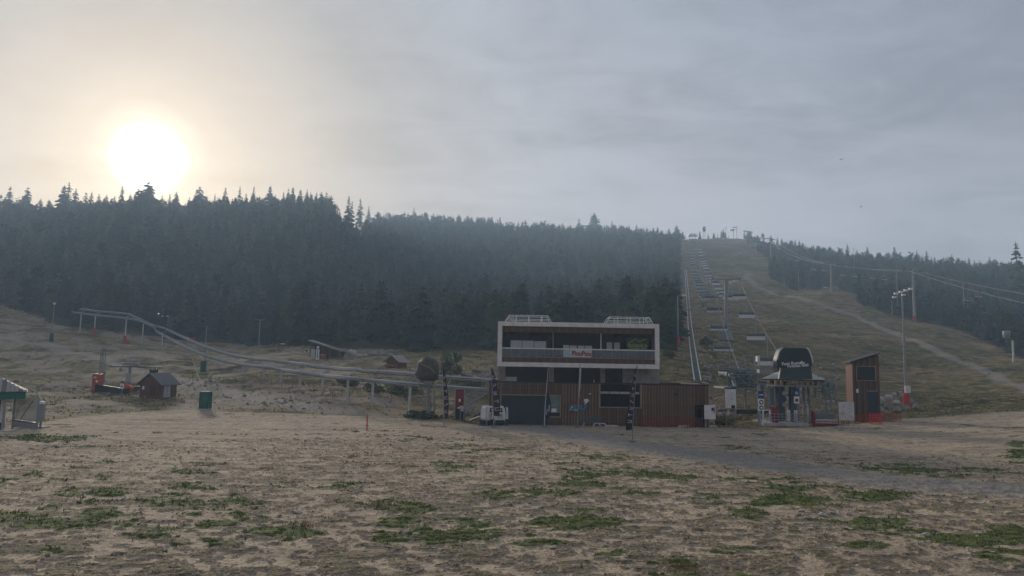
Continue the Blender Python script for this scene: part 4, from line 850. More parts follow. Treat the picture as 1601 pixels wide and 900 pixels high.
# ------------------------------------------------------------------ tarpaulin covered wheel on a stand
p = hit(673, 655); s = pxm(p); r_ = empty('covered_wheel', p, 0, 'round tarpaulin-covered drum on a tall steel stand at the end of the coaster rails', 'wheel'); zc_ = 78/s; rc = 19/s
mb = MB(); rd = random.Random(3); nn = 18
pf = [(0.05, rc*.80), (rc*.5, rc*.78), (rc*.86, rc*.52), (rc*.98, rc*.1), (rc*.92, -rc*.45), (rc*.78, -rc*.85), (rc*.55, -rc*.95)]
pf = pf[::-1]; mb.lathe([(a, b_) for a, b_ in pf], (-6/s, 0, zc_), nn, .7)
mb.v = [(x*(1+.10*math.sin(3*z+1))+rd.uniform(-.10, .10), y+rd.uniform(-.12, .12), z+.10*math.sin(7*math.atan2(y, x))+rd.uniform(-.07, .07)) for x, y, z in mb.v]; mb.build('tarpaulin', TARP, r_, smooth=True)
MB().tube([(-6/s-rc*.6, -rc*.72, zc_+rc*.4), (-6/s+rc*.3, -rc*.76, zc_), (-6/s+rc*.9, -rc*.3, zc_-rc*.6)], .025, 4).build('lashing_rope', DRYW, r_)
MB().bar((-2/s, 0, -.2), (-6/s, 0, zc_-rc*.6), .22, .16, 8).build('post', GALVD, r_); MB().bar((6/s, .3, -.1), (2/s, .2, zc_-rc*.7), .12, .1, 6).build('brace', GALV, r_)
MB().tube([(-20/s, -.3, zc_-rc*.7), (-19/s, -.3, zc_-rc*1.6), (-18/s, -.3, zc_-rc*1.75)], .07, 6).build('cable_loop', GALV, r_); MB().cbox(-5/s, 0, zc_-rc*1.15, .8, .6, .35).build('gear_box', GALVD, r_)

# ------------------------------------------------------------------ summer coaster, left line
posts = [(116, 489, 509, 0), (125, 490, 517, 0), (147, 493, 524, 1), (195, 498, 536, 1), (222, 506, 537, 0), (253, 522, 541, 0), (297, 545, 561, 0), (340, 561, 573, 0), (380, 570, 582, 0), (412, 574, 592, 0), (439, 578, 601, 0), (468, 583, 611, 0), (504, 588, 614, 0), (543, 592, 628, 0), (582, 596, 634, 0), (640, 602, 652, 0)]
DULLR = mat('dull pale rail', (.44, .45, .45), .95, .1, 4, spec=.05); DULLS = mat('dull steel tube', (.22, .23, .235), .95, .15, 4, spec=.05)
CO = empty('coaster_track', hit(400, 600), 0, 'long raised double coaster track on steel posts, sweeping down from the left to the lodge', 'coaster'); co_ = Vector(CO.location); tops = []
for px, tp, bt_, pad in posts:
    p = hit(px, bt_); z1 = p.z+(bt_-tp)/pxm(p); tops.append(Vector((p.x, p.y, z1)))
    r_ = .14
    MB().bar((p.x-co_.x, p.y-co_.y, p.z-.4-co_.z), (p.x-co_.x, p.y-co_.y, z1-co_.z), r_, n=8).build('post', mat('white steel post', (.46, .47, .46), .6, .15, 3), CO)
    if pad:
        q_ = MB().lathe([(.40, 0), (.45, .1), (.33, 1.3), (.2, 1.6)], p, 8); q_.v = [(v[0]+random.uniform(-.05, .05), v[1], v[2]) for v in q_.v]
        tag(q_.build('crash_pad', ORANGE), 'orange crash pad round the %s coaster post' % ('first padded' if px < 160 else 'wider second padded'), 'crash pad')
        if px > 160: tag(MB().lathe([(.75, 0), (.8, .2), (.5, .6)], p+Vector((.6, -.4, -.1)), 8).build('crash_pad', ORANGE), 'low slumped orange mat at the foot of the wider padded coaster post', 'crash pad')
def catmull(pts, n):
    out = []; pts = [pts[0]*2-pts[1]]+list(pts)+[pts[-1]*2-pts[-2]]
    for i in range(1, len(pts)-2):
        for k_ in range(n):
            t = k_/n; a, b_, c_, d_ = pts[i-1], pts[i], pts[i+1], pts[i+2]
            out.append(.5*((2*b_)+(c_-a)*t+(2*a-5*b_+4*c_-d_)*t*t+(3*b_-a-3*c_+d_)*t**3))
    out.append(pts[-2]); return out
tops += [P(700, 606, 73), P(768, 611, 70.5)]
path = [v-co_ for v in catmull(tops, 6)]
def nrm2(i): d = path[min(i+1, len(path)-1)]-path[max(i-1, 0)]; d.z = 0; d.normalize(); return Vector((-d.y, d.x, 0)) if d.x > 0 or True else d
for tr_, (off, up_) in enumerate(((-.55, .12), (.95, 1.0))):
    ctr = [v+nrm2(i)*off+Vector((0, 0, up_)) for i, v in enumerate(path)]
    for s in (-.28, .28):
        MB().tube([v+nrm2(i)*s+Vector((0, 0, .10)) for i, v in enumerate(ctr)], .07, 5).build('rail', DULLR, CO)
    MB().tube([v-Vector((0, 0, .16)) for v in ctr], .12, 5).build('spine_tube', DULLS, CO)
    ti = MB()
    for i in range(0, len(ctr)-1, 2):
        a = ctr[i]; n_ = nrm2(i); ti.bar(a-n_*.28+Vector((0, 0, .08)), a+n_*.28+Vector((0, 0, .08)), .03, n=4)
    ti.build('cross_tie', DULLS, CO)['kind'] = 'stuff'
for i in range(0, len(path), 6):
    a = path[i]; n_ = nrm2(i); MB().bar(a-n_*.6+Vector((0, 0, -.02)), a+n_*1.0+Vector((0, 0, .85)), .07, n=6).build('cross_arm', GALV, CO)
    if i > 40: MB().bar(a+n_*1.3+Vector((0, 0, .6)), a+n_*1.5+Vector((0, 0, 1.35)), .03, n=5).build('guard_stake', GALV, CO)
# rope barrier below the rails
rp_ = [hit(*q_) for q_ in ((408, 592), (424, 600), (440, 606), (458, 606), (474, 603), (490, 612), (504, 620), (520, 622), (534, 620))]
r_ = empty('rope_barrier', rp_[0], 0, 'pale sagging rope barrier in the grass below the coaster posts', 'rope'); pp = []
for a, b_ in zip(rp_[:-1], rp_[1:]):
    for k_ in range(5): u = k_/5; v = a.lerp(b_, u)-rp_[0]; pp.append((v.x, v.y, v.z+.75-.5*math.sin(u*math.pi)))
MB().tube(pp, .035, 4).build('rope', DRYW, r_)
for a in rp_: v = a-rp_[0]; MB().bar((v.x, v.y, v.z-.2), (v.x, v.y, v.z+.85), .03, n=5).build('stake', WOODB2, r_)
rp_ = [hit(*q_) for q_ in ((545, 628), (580, 629), (612, 627), (636, 624), (660, 622), (690, 622))]
r_ = empty('rope_barrier', rp_[0], 0, 'pale rope barrier strung between the last coaster posts', 'rope'); pp = []
for a, b_ in zip(rp_[:-1], rp_[1:]):
    for k_ in range(5): u = k_/5; v = a.lerp(b_, u)-rp_[0]; pp.append((v.x, v.y, v.z+.8-.3*math.sin(u*math.pi)))
MB().tube(pp, .03, 4).build('rope', DRYW, r_)
for a in rp_: v = a-rp_[0]; MB().bar((v.x, v.y, v.z-.2), (v.x, v.y, v.z+.85), .03, n=5).build('stake', WOODB2, r_)
# uphill coaster, right of the forest corner
up_pts = []
for px, py in ((1091, 603), (1088, 585), (1085, 565), (1081, 535), (1078, 505), (1076, 478), (1074, 452), (1072, 424)): p = hit(px, py); p.z += .7; up_pts.append(p)
CU = empty('coaster_lift_track', up_pts[0], 0, 'straight pair of white coaster rails climbing the slope along the forest edge', 'coaster'); o0 = up_pts[0].copy(); pth = [v-o0 for v in catmull(up_pts, 4)]
for i, s in enumerate((-.42, .42)): MB().tube([v+Vector((s, 0, 0)) for v in pth], [.075+.012*max(0, (v.y)/60) for v in pth], 5).build('rail', mat('bright steel rail', (.60, .60, .59), .45, .1, 3), CU)
q_ = MB()
for a, b_ in zip(pth[:-1], pth[1:]):
    for k_ in range(4): v = a.lerp(b_, k_/4); q_.bar(v+Vector((-.42, 0, -.05)), v+Vector((.42, 0, -.05)), .035, n=4)
q_.build('cross_tie', GALVD, CU)['kind'] = 'stuff'
for v in pth[::3]: MB().bar(v-Vector((0, 0, 1.4)), v-Vector((0, 0, .05)), .08, n=6).build('post', GALVD, CU)
# ------------------------------------------------------------------ kiosk at the left edge
YK = 56.0; kx = lambda px: P(px, 630, YK).x; kz = lambda py: P(20, py, YK).z
K = empty('ticket_kiosk', (kx(-25), YK, zt(kx(-25), YK)), 0, 'red timber kiosk with green fascia and worn shingle roof at the left edge', 'kiosk'); ko = Vector(K.location)
def kb(mb, name, m, parent=K, **k): mb.v = [(v[0]-ko.x, v[1]-ko.y, v[2]-ko.z) for v in mb.v]; return mb.build(name, m, parent, **k)
xe0, xe1, ze, zr_ = kx(-92), kx(39), kz(623), kz(597)
kw = kb(MB().box(kx(-85), kx(7), YK+1, YK+4.4, ko.z-.3, ze), 'wall', REDW)
for i in range(6): kb(MB().box(kx(7)-(i+1)*.22+.01, kx(7)-i*.22-.01, YK+.96, YK+.995, ko.z-.2, ze-.02), 'plank', REDW, kw)
f_ = MB(); f_.box(xe0, xe1, YK, YK+.06, ze-.02, ze+.52).box(xe1-.06, xe1, YK+.061, YK+5.4, ze-.02, ze+.52).box(xe0, xe0+.06, YK+.061, YK+5.4, ze-.02, ze+.52); kb(f_, 'fascia', GREENF)
rfy = YK+2.7; zt_ = zr_+.45
rf = kb(MB().add([(xe0-.1, YK-.1, ze+.50), (xe1+.1, YK-.1, ze+.50), (xe1+.1, YK+5.5, ze+.50), (xe0-.1, YK+5.5, ze+.50), (xe0+2, rfy, zt_), (xe1-2.0, rfy, zt_)], [(0, 1, 5, 4), (1, 2, 5), (2, 3, 4, 5), (3, 0, 4), (0, 3, 2, 1)]), 'roof', SHINGD)
# shingle courses as battens lying up the slope
sm_ = {}
for i in range(26):
    x = xe1-.05-i*.27
    if x < xe0+2: break
    u0, u1 = 0.0, 1.0 if x < xe1-2.0 else max(.08, (xe1-x)/2.0)
    a = Vector((x, YK-.12, ze+.53)); b_ = Vector((x-.0, YK-.12+(rfy-YK+.1)*u1, ze+.53+(zt_-ze-.5)*u1))
    kb(MB().add([a+Vector((-.12, 0, 0)), a+Vector((.11, 0, 0)), b_+Vector((.11, 0, 0)), b_+Vector((-.12, 0, 0)), a+Vector((-.12, 0, .05)), a+Vector((.11, 0, .05)), b_+Vector((.11, 0, .05)), b_+Vector((-.12, 0, .05))], [(3, 2, 1, 0), (4, 5, 6, 7), (0, 1, 5, 4), (1, 2, 6, 5), (2, 3, 7, 6), (3, 0, 4, 7)]), 'roof_strip', (SHING, SHINGD, SHING, SHING)[i % 4], rf)
kb(MB().box(kx(11), kx(15), YK+.2, YK+.4, ko.z-.2, ze-.02), 'post', GALV); kb(MB().box(kx(7.5), kx(10.5), YK+.8, YK+1.0, ko.z-.2, ze-.1), 'corner_trim', PANEL)
kb(MB().box(kx(7.8), kx(15.2), YK+.42, YK+1.3, ko.z-.1, ko.z+.5), 'base_locker', TEAL)
# the hut stands square to the path, turned about its right front corner
pv_ = Vector((xe1, YK, 0)); Rk = Matrix.Rotation(R(33), 3, 'Z'); v_ = Rk@(Vector((ko.x, ko.y, 0))-pv_)+pv_; K.location = (v_.x, v_.y, ko.z); K.rotation_euler = (0, 0, R(33))
p = Vector((kx(34), YK+.6, zt(kx(34), YK+.6))); r_ = empty('wind_shelter', p, 0, 'clear plastic wind shelter with dark sloping struts beside the kiosk', 'shelter'); hw = (kx(53)-kx(16))/2
MB().box(-hw, hw, .0, .03, .52, 2.35).build('clear_sheet', mat('clear plastic sheet', (.32, .33, .31), .3, .2, 2, alpha=.45), r_)
MB().prism([(-hw, .12), (hw, .0), (hw, .42), (-hw, .62)], -.04, .12).build('lower_skirt', GALV, r_)
MB().prism([(-hw, .60), (hw, .40), (hw, .47), (-hw, .68)], -.06, .14).build('dark_rail', BLACK, r_)
MB().tube([(-.4, 0, .7), (.45, 0, 2.15)], .045, 5).tube([(-.9, .02, .75), (-1.3, .02, 1.9)], .025, 4).tube([(-.8, .02, .75), (-.5, .02, 1.8)], .025, 4).build('strut', GALVD, r_)
MB().tube([(hw*.25, 0, 2.9), (hw*.6, 0, 2.85), (hw*.85, 0, 2.6), (hw*1.02, 0, 2.1)], .04, 6).tube([(-hw*.1, .1, 3.0), (hw*.3, .1, 2.95)], .03, 5).build('curved_pipe', GALV, r_)
MB().box(hw-.05, hw+.06, -.06, .06, -.2, 2.4).box(-hw-.1, -hw+.0, -.06, .06, -.2, 2.5).build('upright', GALV, r_)
p = Vector((kx(57), YK+.7, zt(kx(57), YK+.7))); r_ = empty('control_post', p, 0, 'grey control cabinet with a white lamp on a post beside the wind shelter', 'cabinet'); MB().cbox(0, 0, 1.25, .42, .3, 1.3).build('cabinet', GALV, r_, bevel=.03); MB().bar((0, 0, -.2), (0, 0, .7), .08).build('post', GALVD, r_); MB().cbox(.05, -.05, 1.98, .34, .3, .2).build('lamp', WPRINT, r_, bevel=.03)
for (a, b_, py, lab) in ((8, 24, 674, 'pale concrete slab in front of the red kiosk'), (52, 74, 668, 'long pale slab on the ground right of the kiosk shelter')):
    p = hit((a+b_)/2, py); tag(MB().cbox(0, 0, .03, (b_-a)/pxm(p), .9, .14).build('concrete_slab', CONC, loc=p, bevel=.02), lab, 'slab')

# ------------------------------------------------------------------ drag lift corner with the wooden hut
p = hit(247, 620); s = pxm(p)
r_ = empty('wooden_hut', p, R(-12), 'small dark timber hut with a pitched grey roof and pale door', 'hut'); q_ = 1/s
r_.scale = (.86, .86, .86); W2, D2, Hh, Rg = 1.55, 1.7, 1.9, 1.2      # half width, half depth, eaves, rise
wl = MB().prism([(-W2, -.3), (W2, -.3), (W2, Hh), (0, Hh+Rg), (-W2, Hh)], -D2, D2).build('wall', WOODR, r_)
for sg_ in (-1, 1):
    x1_, z1_ = sg_*(W2+.45), Hh-.33
    rfm = MB(); rfm.add([(0, -D2-.35, Hh+Rg+.06), (x1_, -D2-.35, z1_), (x1_, D2+.35, z1_), (0, D2+.35, Hh+Rg+.06), (0, -D2-.35, Hh+Rg+.16), (x1_, -D2-.35, z1_+.1), (x1_, D2+.35, z1_+.1), (0, D2+.35, Hh+Rg+.16)], [(0, 1, 2, 3), (7, 6, 5, 4), (0, 4, 5, 1), (1, 5, 6, 2), (2, 6, 7, 3), (3, 7, 4, 0)]); rfm.build('roof', SHINGD, r_)
dr_ = MB().box(W2+.01, W2+.06, -1.0, .35, -.05, 1.62).build('door', mat('pale grey door', (.40, .42, .42), .6, .1, 3), r_); MB().box(W2+.062, W2+.075, -.36, -.32, 0, 1.6).build('door_gap', WOODB3, dr_)
MB().box(.05, .85, -D2-.05, -D2-.032, .25, 1.5).build('shutter', WOODB3, r_); MB().box(-1.15, -.85, -D2-.06, -D2-.032, 1.0, 1.45).build('notice', WPRINT, r_)
for i in range(8): MB().box(-W2+.01, W2-.01, -D2-.03, -D2-.001, -.1+i*.25, -.1+i*.25+.22).build('plank', WOODR, wl)
p = hit(152, 611); s = pxm(p); r_ = empty('lift_cabinet', p, .1, 'tall orange red cabinet with a round white badge at the foot of the lattice mast', 'cabinet'); MB().cbox(0, 0, 13/s, 13/s, .9, 26/s).build('body', mat('orange red cabinet', (.40, .06, .03), .55, .2, 3), r_, bevel=.05); MB().bar((.05, -.47, 15/s), (.05, -.46, 15/s), 1.7/s, n=10).build('badge', WPRINT, r_); MB().cbox(-2.2/s, -.465, 21/s, 4/s, .02, 2.5/s).build('label_plate', CLOTHW, r_)
p = hit(158, 600); s = pxm(p); r_ = empty('lattice_mast', p, 0, 'short lattice mast with a lamp head standing behind the orange red cabinet', 'mast'); H_ = 54/s
for a in ((-.28, -.28), (.28, -.28), (.28, .28), (-.28, .28)): MB().bar((a[0], a[1], 0), (a[0]*.8, a[1]*.8, H_*.95), .04, n=4).build('leg', GALVD, r_)
q_ = MB()
for i in range(9):
    z0, z1 = H_*.95*i/9, H_*.95*(i+1)/9
    for a, b_ in (((-.28, -.28), (.28, -.28)), ((.28, .28), (-.28, .28)), ((.28, -.28), (.28, .28)), ((-.28, .28), (-.28, -.28))): q_.bar((a[0]*.9, a[1]*.9, z0), (b_[0]*.9, b_[1]*.9, z1), .025, n=4)
q_.build('lattice', GALVD, r_); MB().lathe([(.1, -.2), (.28, 0), (.28, .3), (.12, .45)], (.1, 0, H_), 8).build('lamp_head', GALV, r_); MB().cbox(.45, 0, H_*.97, .5, .2, .12).build('arm', GALVD, r_)
p = hit(201, 608); s = pxm(p); r_ = empty('drag_lift_station', p, 0, 'small drag lift drive with a broad T beam on a column between cabinet and hut', 'ski lift'); H_ = 42/s
MB().bar((0, 0, -.2), (0, 0, H_*.85), .17, n=8).build('column', GALVD, r_); MB().cbox(-.3, 0, H_*.83, 4.6, .35, .22).cbox(2.3, .4, H_*.80, 2.8, .3, .18, .1).build('beam', GALVD, r_)
MB().lathe([(.9, 0), (1.05, .06), (1.05, .2), (.9, .26)], (0, 0, H_*.9), 18).build('bull_wheel', GALV, r_); MB().cbox(.1, 0, H_*1.0, 1.3, .8, .5).build('motor_housing', GALV, r_, bevel=.06); MB().cbox(.0, -.3, H_*.42, .5, .3, 1.1).build('control_box', BLIND, r_, bevel=.03); MB().bar((2.9, .6, 0), (2.9, .6, H_*.8), .1).cbox(2.8, .5, H_*.55, .8, .6, 1.3).build('counterweight', BLACK, r_)
p = hit(176, 613); s = pxm(p); tag(MB().prism([(-2.1, 0), (2.0, -.4), (2.0, .5), (1.0, .55), (-2.1, .95)], -.2, .15).build('retaining_board', BLACK, loc=p), 'dark boards along the pit between the orange red cabinet and the sign', 'boards')
p = hit(222, 611); tag(MB().prism([(-1.7, -.1), (1.6, -.1), (1.6, .6), (-1.7, .5)], -.2, .1).build('retaining_board', BLACK, loc=p), 'dark boards along the pit next to the timber hut', 'boards')
p = hit(190, 622); s = pxm(p); r_ = empty('lift_sign', p, 0, 'small blue and white lift sign on a thin post in front of the drag lift', 'sign'); MB().bar((0, 0, -.2), (0, 0, 27/s), .04).build('post', GALVD, r_); MB().cbox(0, -.06, 18/s, 5.5/s, .04, 8/s).build('panel', WPRINT, r_); MB().cbox(0, -.065, 24/s, 5/s, .04, 3/s).build('blue_panel', BLUED, r_); MB().prism([(-.12, 17/s), (.12, 17/s), (0, 20/s)], -.09, -.083).build('triangle_mark', BLACK, r_)
p = hit(198, 612); tag(MB().prism([(-.75, 0), (.75, 0), (.8, .5), (.4, .75), (-.2, .95), (-.7, .6)], -.3, .5).build('crash_pad', mat('orange red mat', (.50, .075, .04), .7, .2, 3), loc=p, bevel=.08), 'orange red mat heaped at the foot of the drag lift column', 'crash pad')
# green crash mats and their cable
p = hit(320.5, 641); s = pxm(p); G1 = p; r_ = empty('green_crash_mat', p, 0, 'tall teal green crash mat standing on a pale base in the ditch', 'crash mat'); MB().cbox(0, 0, 15.5/s, 15/s, .9, 26/s).build('mat', GREEN, r_, bevel=.06); MB().cbox(0, 0, 1/s, 13/s, 1.0, 3/s).build('base', CONC, r_)
q_ = MB(); 
for i in range(3): q_.cbox(0, -.462, (7+8*i)/s, 14.6/s, .02, .04)
q_.build('strap', TEAL, r_)
p = hit(317.5, 583); s = pxm(p); r_ = empty('green_crash_mat', p, 0, 'smaller green crash mat higher up, beyond the dirt track', 'crash mat'); MB().cbox(0, 0, 9.5/s, 7/s, .7, 19/s).build('mat', GREEN, r_, bevel=.05); MB().cbox(0, 0, .6/s, 12/s, 1.0, 1.6/s).build('base', CONC, r_)
G2 = p+Vector((0, 0, 19/s)); p = hit(292, 545); s = pxm(p); tp = Vector((p.x, p.y, p.z+17/s)); r_ = empty('cable_post', p, 0, 'thin post with an orange flag where the slack cable is tied, above the coaster rails', 'post')
MB().bar((0, 0, -.2), (0, 0, 17/s), .07).build('pole', GALV, r_); MB().add([(0, 0, 17/s), (1.9, .1, 17/s+.25), (1.6, .15, 15/s), (0, 0, 14.4/s), (0, .03, 17/s), (1.9, .13, 17/s+.25), (1.6, .18, 15/s), (0, .03, 14.4/s)], [(0, 1, 2, 3), (7, 6, 5, 4), (0, 4, 5, 1), (1, 5, 6, 2), (2, 6, 7, 3), (3, 7, 4, 0)]).build('orange_flag', ORANGE, r_); MB().lathe([(.1, 0), (.2, .1), (.1, .3)], (0, 0, 16/s), 8).build('white_head', WPRINT, r_)
def cable(name, a, b_, sag, r, lab, m=GALV, n=12):
    pts = [a.lerp(b_, i/n)-a-Vector((0, 0, sag*4*(i/n)*(1-i/n))) for i in range(n+1)]
    o = MB().tube(pts, r, 4).build(name, m, loc=a); return tag(o, lab, 'cable')
cable('slack_cable', tp, G1+Vector((0, 0, 27/pxm(G1))), .9, .035, 'slack pale cable running down to the tall teal green crash mat', DRYW)
cable('slack_cable', tp, G2, .3, .03, 'slack cable running from the flagged post to the smaller green mat', DRYW)
# lamp posts and thin poles: base column/row, top row, what stands on it
def lamp_post(px, bot, top, label, head='ball', r=.07, m=GALV, pad=None, arm=1):
    p = hit(px, bot); s = pxm(p); H_ = (bot-top)/s; r_ = empty('lamp_post', p, 0, label, 'lamp post'); MB().bar((0, 0, -.3), (0, 0, H_), r*1.3, r, 8).build('pole', m, r_)
    if head == 'ball': MB().lathe([(.08, 0), (.24, .08), (.26, .28), (.1, .42)], (0, 0, H_), 10).build('lamp', LAMPW if arm else WPRINT, r_, smooth=True)
    if head == 'arm': MB().tube([(0, 0, H_*.98), (.5*arm, 0, H_+.15), (1.1*arm, 0, H_+.1)], .05).build('arm', m, r_); MB().prism([(.8*arm, H_+.0), (1.6*arm, H_+.02), (1.5*arm, H_+.18), (.9*arm, H_+.2)], -.2, .2).build('lamp', WPRINT, r_)
    if head == 't': MB().bar((-.9, 0, H_), (.9, 0, H_), .05).build('cross_bar', m, r_)
    if pad: MB().lathe([(.34, .05), (.42, .3), (.36, 1.6), (.26, 1.8)], (0, 0, 0), 8).build('pad', pad, r_)
    return r_
lamp_post(80, 534, 476, 'slim lamp post rising from a green padded foot on the far left bank', 'ball', pad=TEAL, arm=0); lamp_post(115, 492, 468, 'white lamp on a thin pole above the left end of the coaster', 'ball', .05); lamp_post(246, 512, 492, 'small white lamp on a thin pole above the coaster bend', 'ball', .05)
lamp_post(320, 562, 510, 'plain thin grey pole right of the flagged cable post', None, .06); lamp_post(404, 550, 500, 'thin pole with a small cross bar beyond the coaster, before the forest', 't', .08); lamp_post(432, 550, 538, 'short post with a side bar in the grass beyond the coaster', 'arm', .04)
lamp_post(1060, 541, 462, 'street lamp with an orange wrapped foot beside the climbing white rails', 'arm', .11, pad=ORANGE, arm=1)
# white bars of a far ski lane gate
for a, b_, bb, tt, lab in ((252, 263, 512, 494, 'left one of two pale cross bars standing at the forest edge behind the coaster'), (273, 303, 514, 496, 'longer pale cross bar on posts at the forest edge behind the coaster')):
    p = hit((a+b_)/2, bb); s = pxm(p); r_ = empty('barrier_bar', p, 0, lab, 'barrier'); w2 = (b_-a)/2/s; H_ = (bb-tt)/s; MB().cbox(0, 0, H_, w2*2, .12, .22).build('bar', WHITE, r_)
    for x in (-w2*.8, w2*.8): MB().bar((x, 0, -.2), (x, 0, H_), .06).build('post', GALVD, r_)
# lean-to shelter, boards, small red hut
p = hit(510, 558); s = pxm(p); r_ = empty('lean_to_shelter', p, 0, 'low dark shelter with one long sloping roof at the forest foot', 'shelter')
MB().add([(-27/s, -1.2, 24/s), (26/s, -1.2, 8/s), (26/s, 2.4, 8.6/s), (-27/s, 2.4, 24.6/s), (-27/s, -1.2, 26/s), (26/s, -1.2, 10/s), (26/s, 2.4, 10.6/s), (-27/s, 2.4, 26.6/s)], [(3, 2, 1, 0), (4, 5, 6, 7), (0, 1, 5, 4), (1, 2, 6, 5), (2, 3, 7, 6), (3, 0, 4, 7)]).build('roof', mat('weathered roof boards', (.17, .155, .14), .85, .3, 3), r_)
MB().prism([(-20/s, -.3), (24/s, -.3), (24/s, 8/s), (-20/s, 21/s)], .4, 2.2).build('wall', WOODB3, r_)
for x in (-22, -4, 7, 22): MB().bar((x/s, -1, -.2), (x/s, -1, (16-x*.3)/s), .1, n=6).build('post', WOODB2, r_)
p = hit(492, 561); s = pxm(p); r_ = empty('white_panel_sign', p, 0, 'pair of white panels, one tall with dark stripe, before the low sloping shelter', 'sign'); MB().cbox(-3/s, 0, 8/s, 6/s, .1, 14/s).build('panel', mat('grey white panel', (.42, .44, .44), .6, .1, 3), r_); MB().cbox(4.5/s, -.1, 7/s, 5/s, .08, 16/s).build('panel', WPRINT, r_); MB().cbox(4.5/s, -.15, 8/s, 1.1/s, .03, 13/s).build('stripe', GREEN, r_); MB().cbox(4.5/s, -.1, 18/s, 3.6/s, .08, 3.6/s).build('top_plate', WPRINT, r_)
p = hit(479, 553); s = pxm(p); r_ = empty('small_frame_sign', p, 0, 'little white framed board left of the white panels', 'sign'); MB().cbox(0, 0, 5/s, 5.5/s, .06, 5/s).build('panel', WPRINT, r_); MB().cbox(0, -.04, 5/s, 3.6/s, .02, 3.4/s).build('dark_print', WOODB3, r_); MB().bar((0, 0.05, -.2), (0, .05, 4/s), .04).build('post', GALVD, r_)
p = hit(505, 560); s = pxm(p); tag(MB().lathe([(.6, 0), (.65, .5), (.35, .8)], (0, 0, 0), 7).build('storage_bin', mat('faded red bin', (.30, .09, .07), .8, .2, 3), loc=p), 'faded red bin under the low sloping shelter', 'bin')
p = hit(620, 574); s = pxm(p); r_ = empty('small_red_hut', p, R(-25), 'tiny red hut with a pale plank roof in the grass beyond the coaster rails', 'hut'); 
MB().prism([(-1.1, -.2), (1.1, -.2), (1.1, 1.0), (0, 1.75), (-1.1, 1.0)], -1.2, 1.2).build('wall', REDW, r_)
for sg_ in (-1, 1):
    for i in range(3):
        a0, a1 = i/3, (i+1)/3-.03; f = lambda u: (sg_*u*1.6, 1.85-u*1.15)
        (x0, z0), (x1, z1) = f(a0), f(a1); MB().add([(x0, -1.6, z0), (x1, -1.6, z1), (x1, 1.6, z1), (x0, 1.6, z0), (x0, -1.6, z0+.07), (x1, -1.6, z1+.07), (x1, 1.6, z1+.07), (x0, 1.6, z0+.07)], [(3, 2, 1, 0), (4, 5, 6, 7), (0, 1, 5, 4), (1, 2, 6, 5), (2, 3, 7, 6), (3, 0, 4, 7)]).build('roof_plank', SHING, r_)
for i in range(5): MB().bar((-1.0+i*.35, -1.5, .25), (-.85+i*.35, -1.22, .25), .14, n=7).build('stacked_log', WOODN, r_)
# boulders
for px, py, w_, h_, pale, lab in ((546, 556, 10, 12, 1, 'pale jagged boulder nearest the sloping shelter'), (553, 557, 8, 14, 1, 'tall pale boulder right of the sloping shelter'), (562, 558, 9, 7, 1, 'low pale boulder beside the tall pale one'), (571, 557, 6, 6, 1, 'small pale stone ending the boulder row near the shelter'),
                                  (583, 556, 14, 9, 0, 'brownish boulder left in the row between shelter and red hut'), (597, 556, 14, 8, 0, 'brownish boulder in the middle of the row toward the red hut'), (609, 557, 10, 7, 0, 'brownish boulder just left of the red hut'), (646, 582, 8, 8, 1, 'pale round stone left of the tarpaulin-covered drum')):
    rock(px, py, w_, h_, lab, 'boulders in the grass beyond the coaster', pale)
for px, py, w_, h_, lab in ((729, 589, 18, 8, 'flat tan boulder left in the upper terrace row beside the lodge'), (745, 582, 15, 7, 'long tan boulder on top of the terrace row left of the lodge'), (757, 590, 17, 8, 'tan boulder at the right end of the upper terrace row'), (741, 594, 17, 6, 'flat boulder in the lower terrace row, middle'), (757, 598, 15, 6, 'flat boulder in the lower terrace row, nearest the lodge wall'), (762, 583, 9, 6, 'small tan boulder against the lodge side'),
                            (703, 640, 12, 9, 'grey boulder left of the totem sign'), (730, 650, 10, 9, 'grey boulder just right of the totem sign'), (737, 642, 9, 8, 'grey boulder under the metal stairs'), (744, 652, 9, 6, 'low grey stone under the metal stairs near the ramp'), (707, 652, 11, 6, 'low grey stone at the foot of the totem sign')):
    rock(px, py, w_, h_, lab, 'boulders left of the lodge')
wall_r = [(1378, 632, 13, 14, 1), (1391, 626, 12, 12, 1), (1379, 645, 11, 10, 0), (1391, 640, 12, 11, 0), (1403, 633, 11, 10, 1), (1404, 645, 13, 10, 0), (1398, 620, 8, 8, 1), (1412, 627, 12, 12, 0), (1425, 634, 12, 12, 0), (1434, 640, 10, 10, 0), (1417, 642, 12, 11, 0), (1409, 616, 7, 6, 1)]
for i, (px, py, w_, h_, pale) in enumerate(wall_r): rock(px, py, w_, h_, ['big pale boulder against the tall hut wall', 'pale boulder second from the tall hut', 'dark boulder at the foot of the tall hut wall', 'dark boulder in the bottom row, second from the hut', 'pale boulder in the middle of the heap right of the hut', 'dark boulder in the bottom row, mid heap', 'small pale stone topping the heap near the hut', 'grey boulder left of the floodlight mast', 'grey boulder right of the floodlight mast', 'last grey boulder at the right end of the heap', 'dark boulder under the floodlight mast', 'small pale stone topping the heap near the mast'][i], 'boulder heap beside the tall hut', pale)
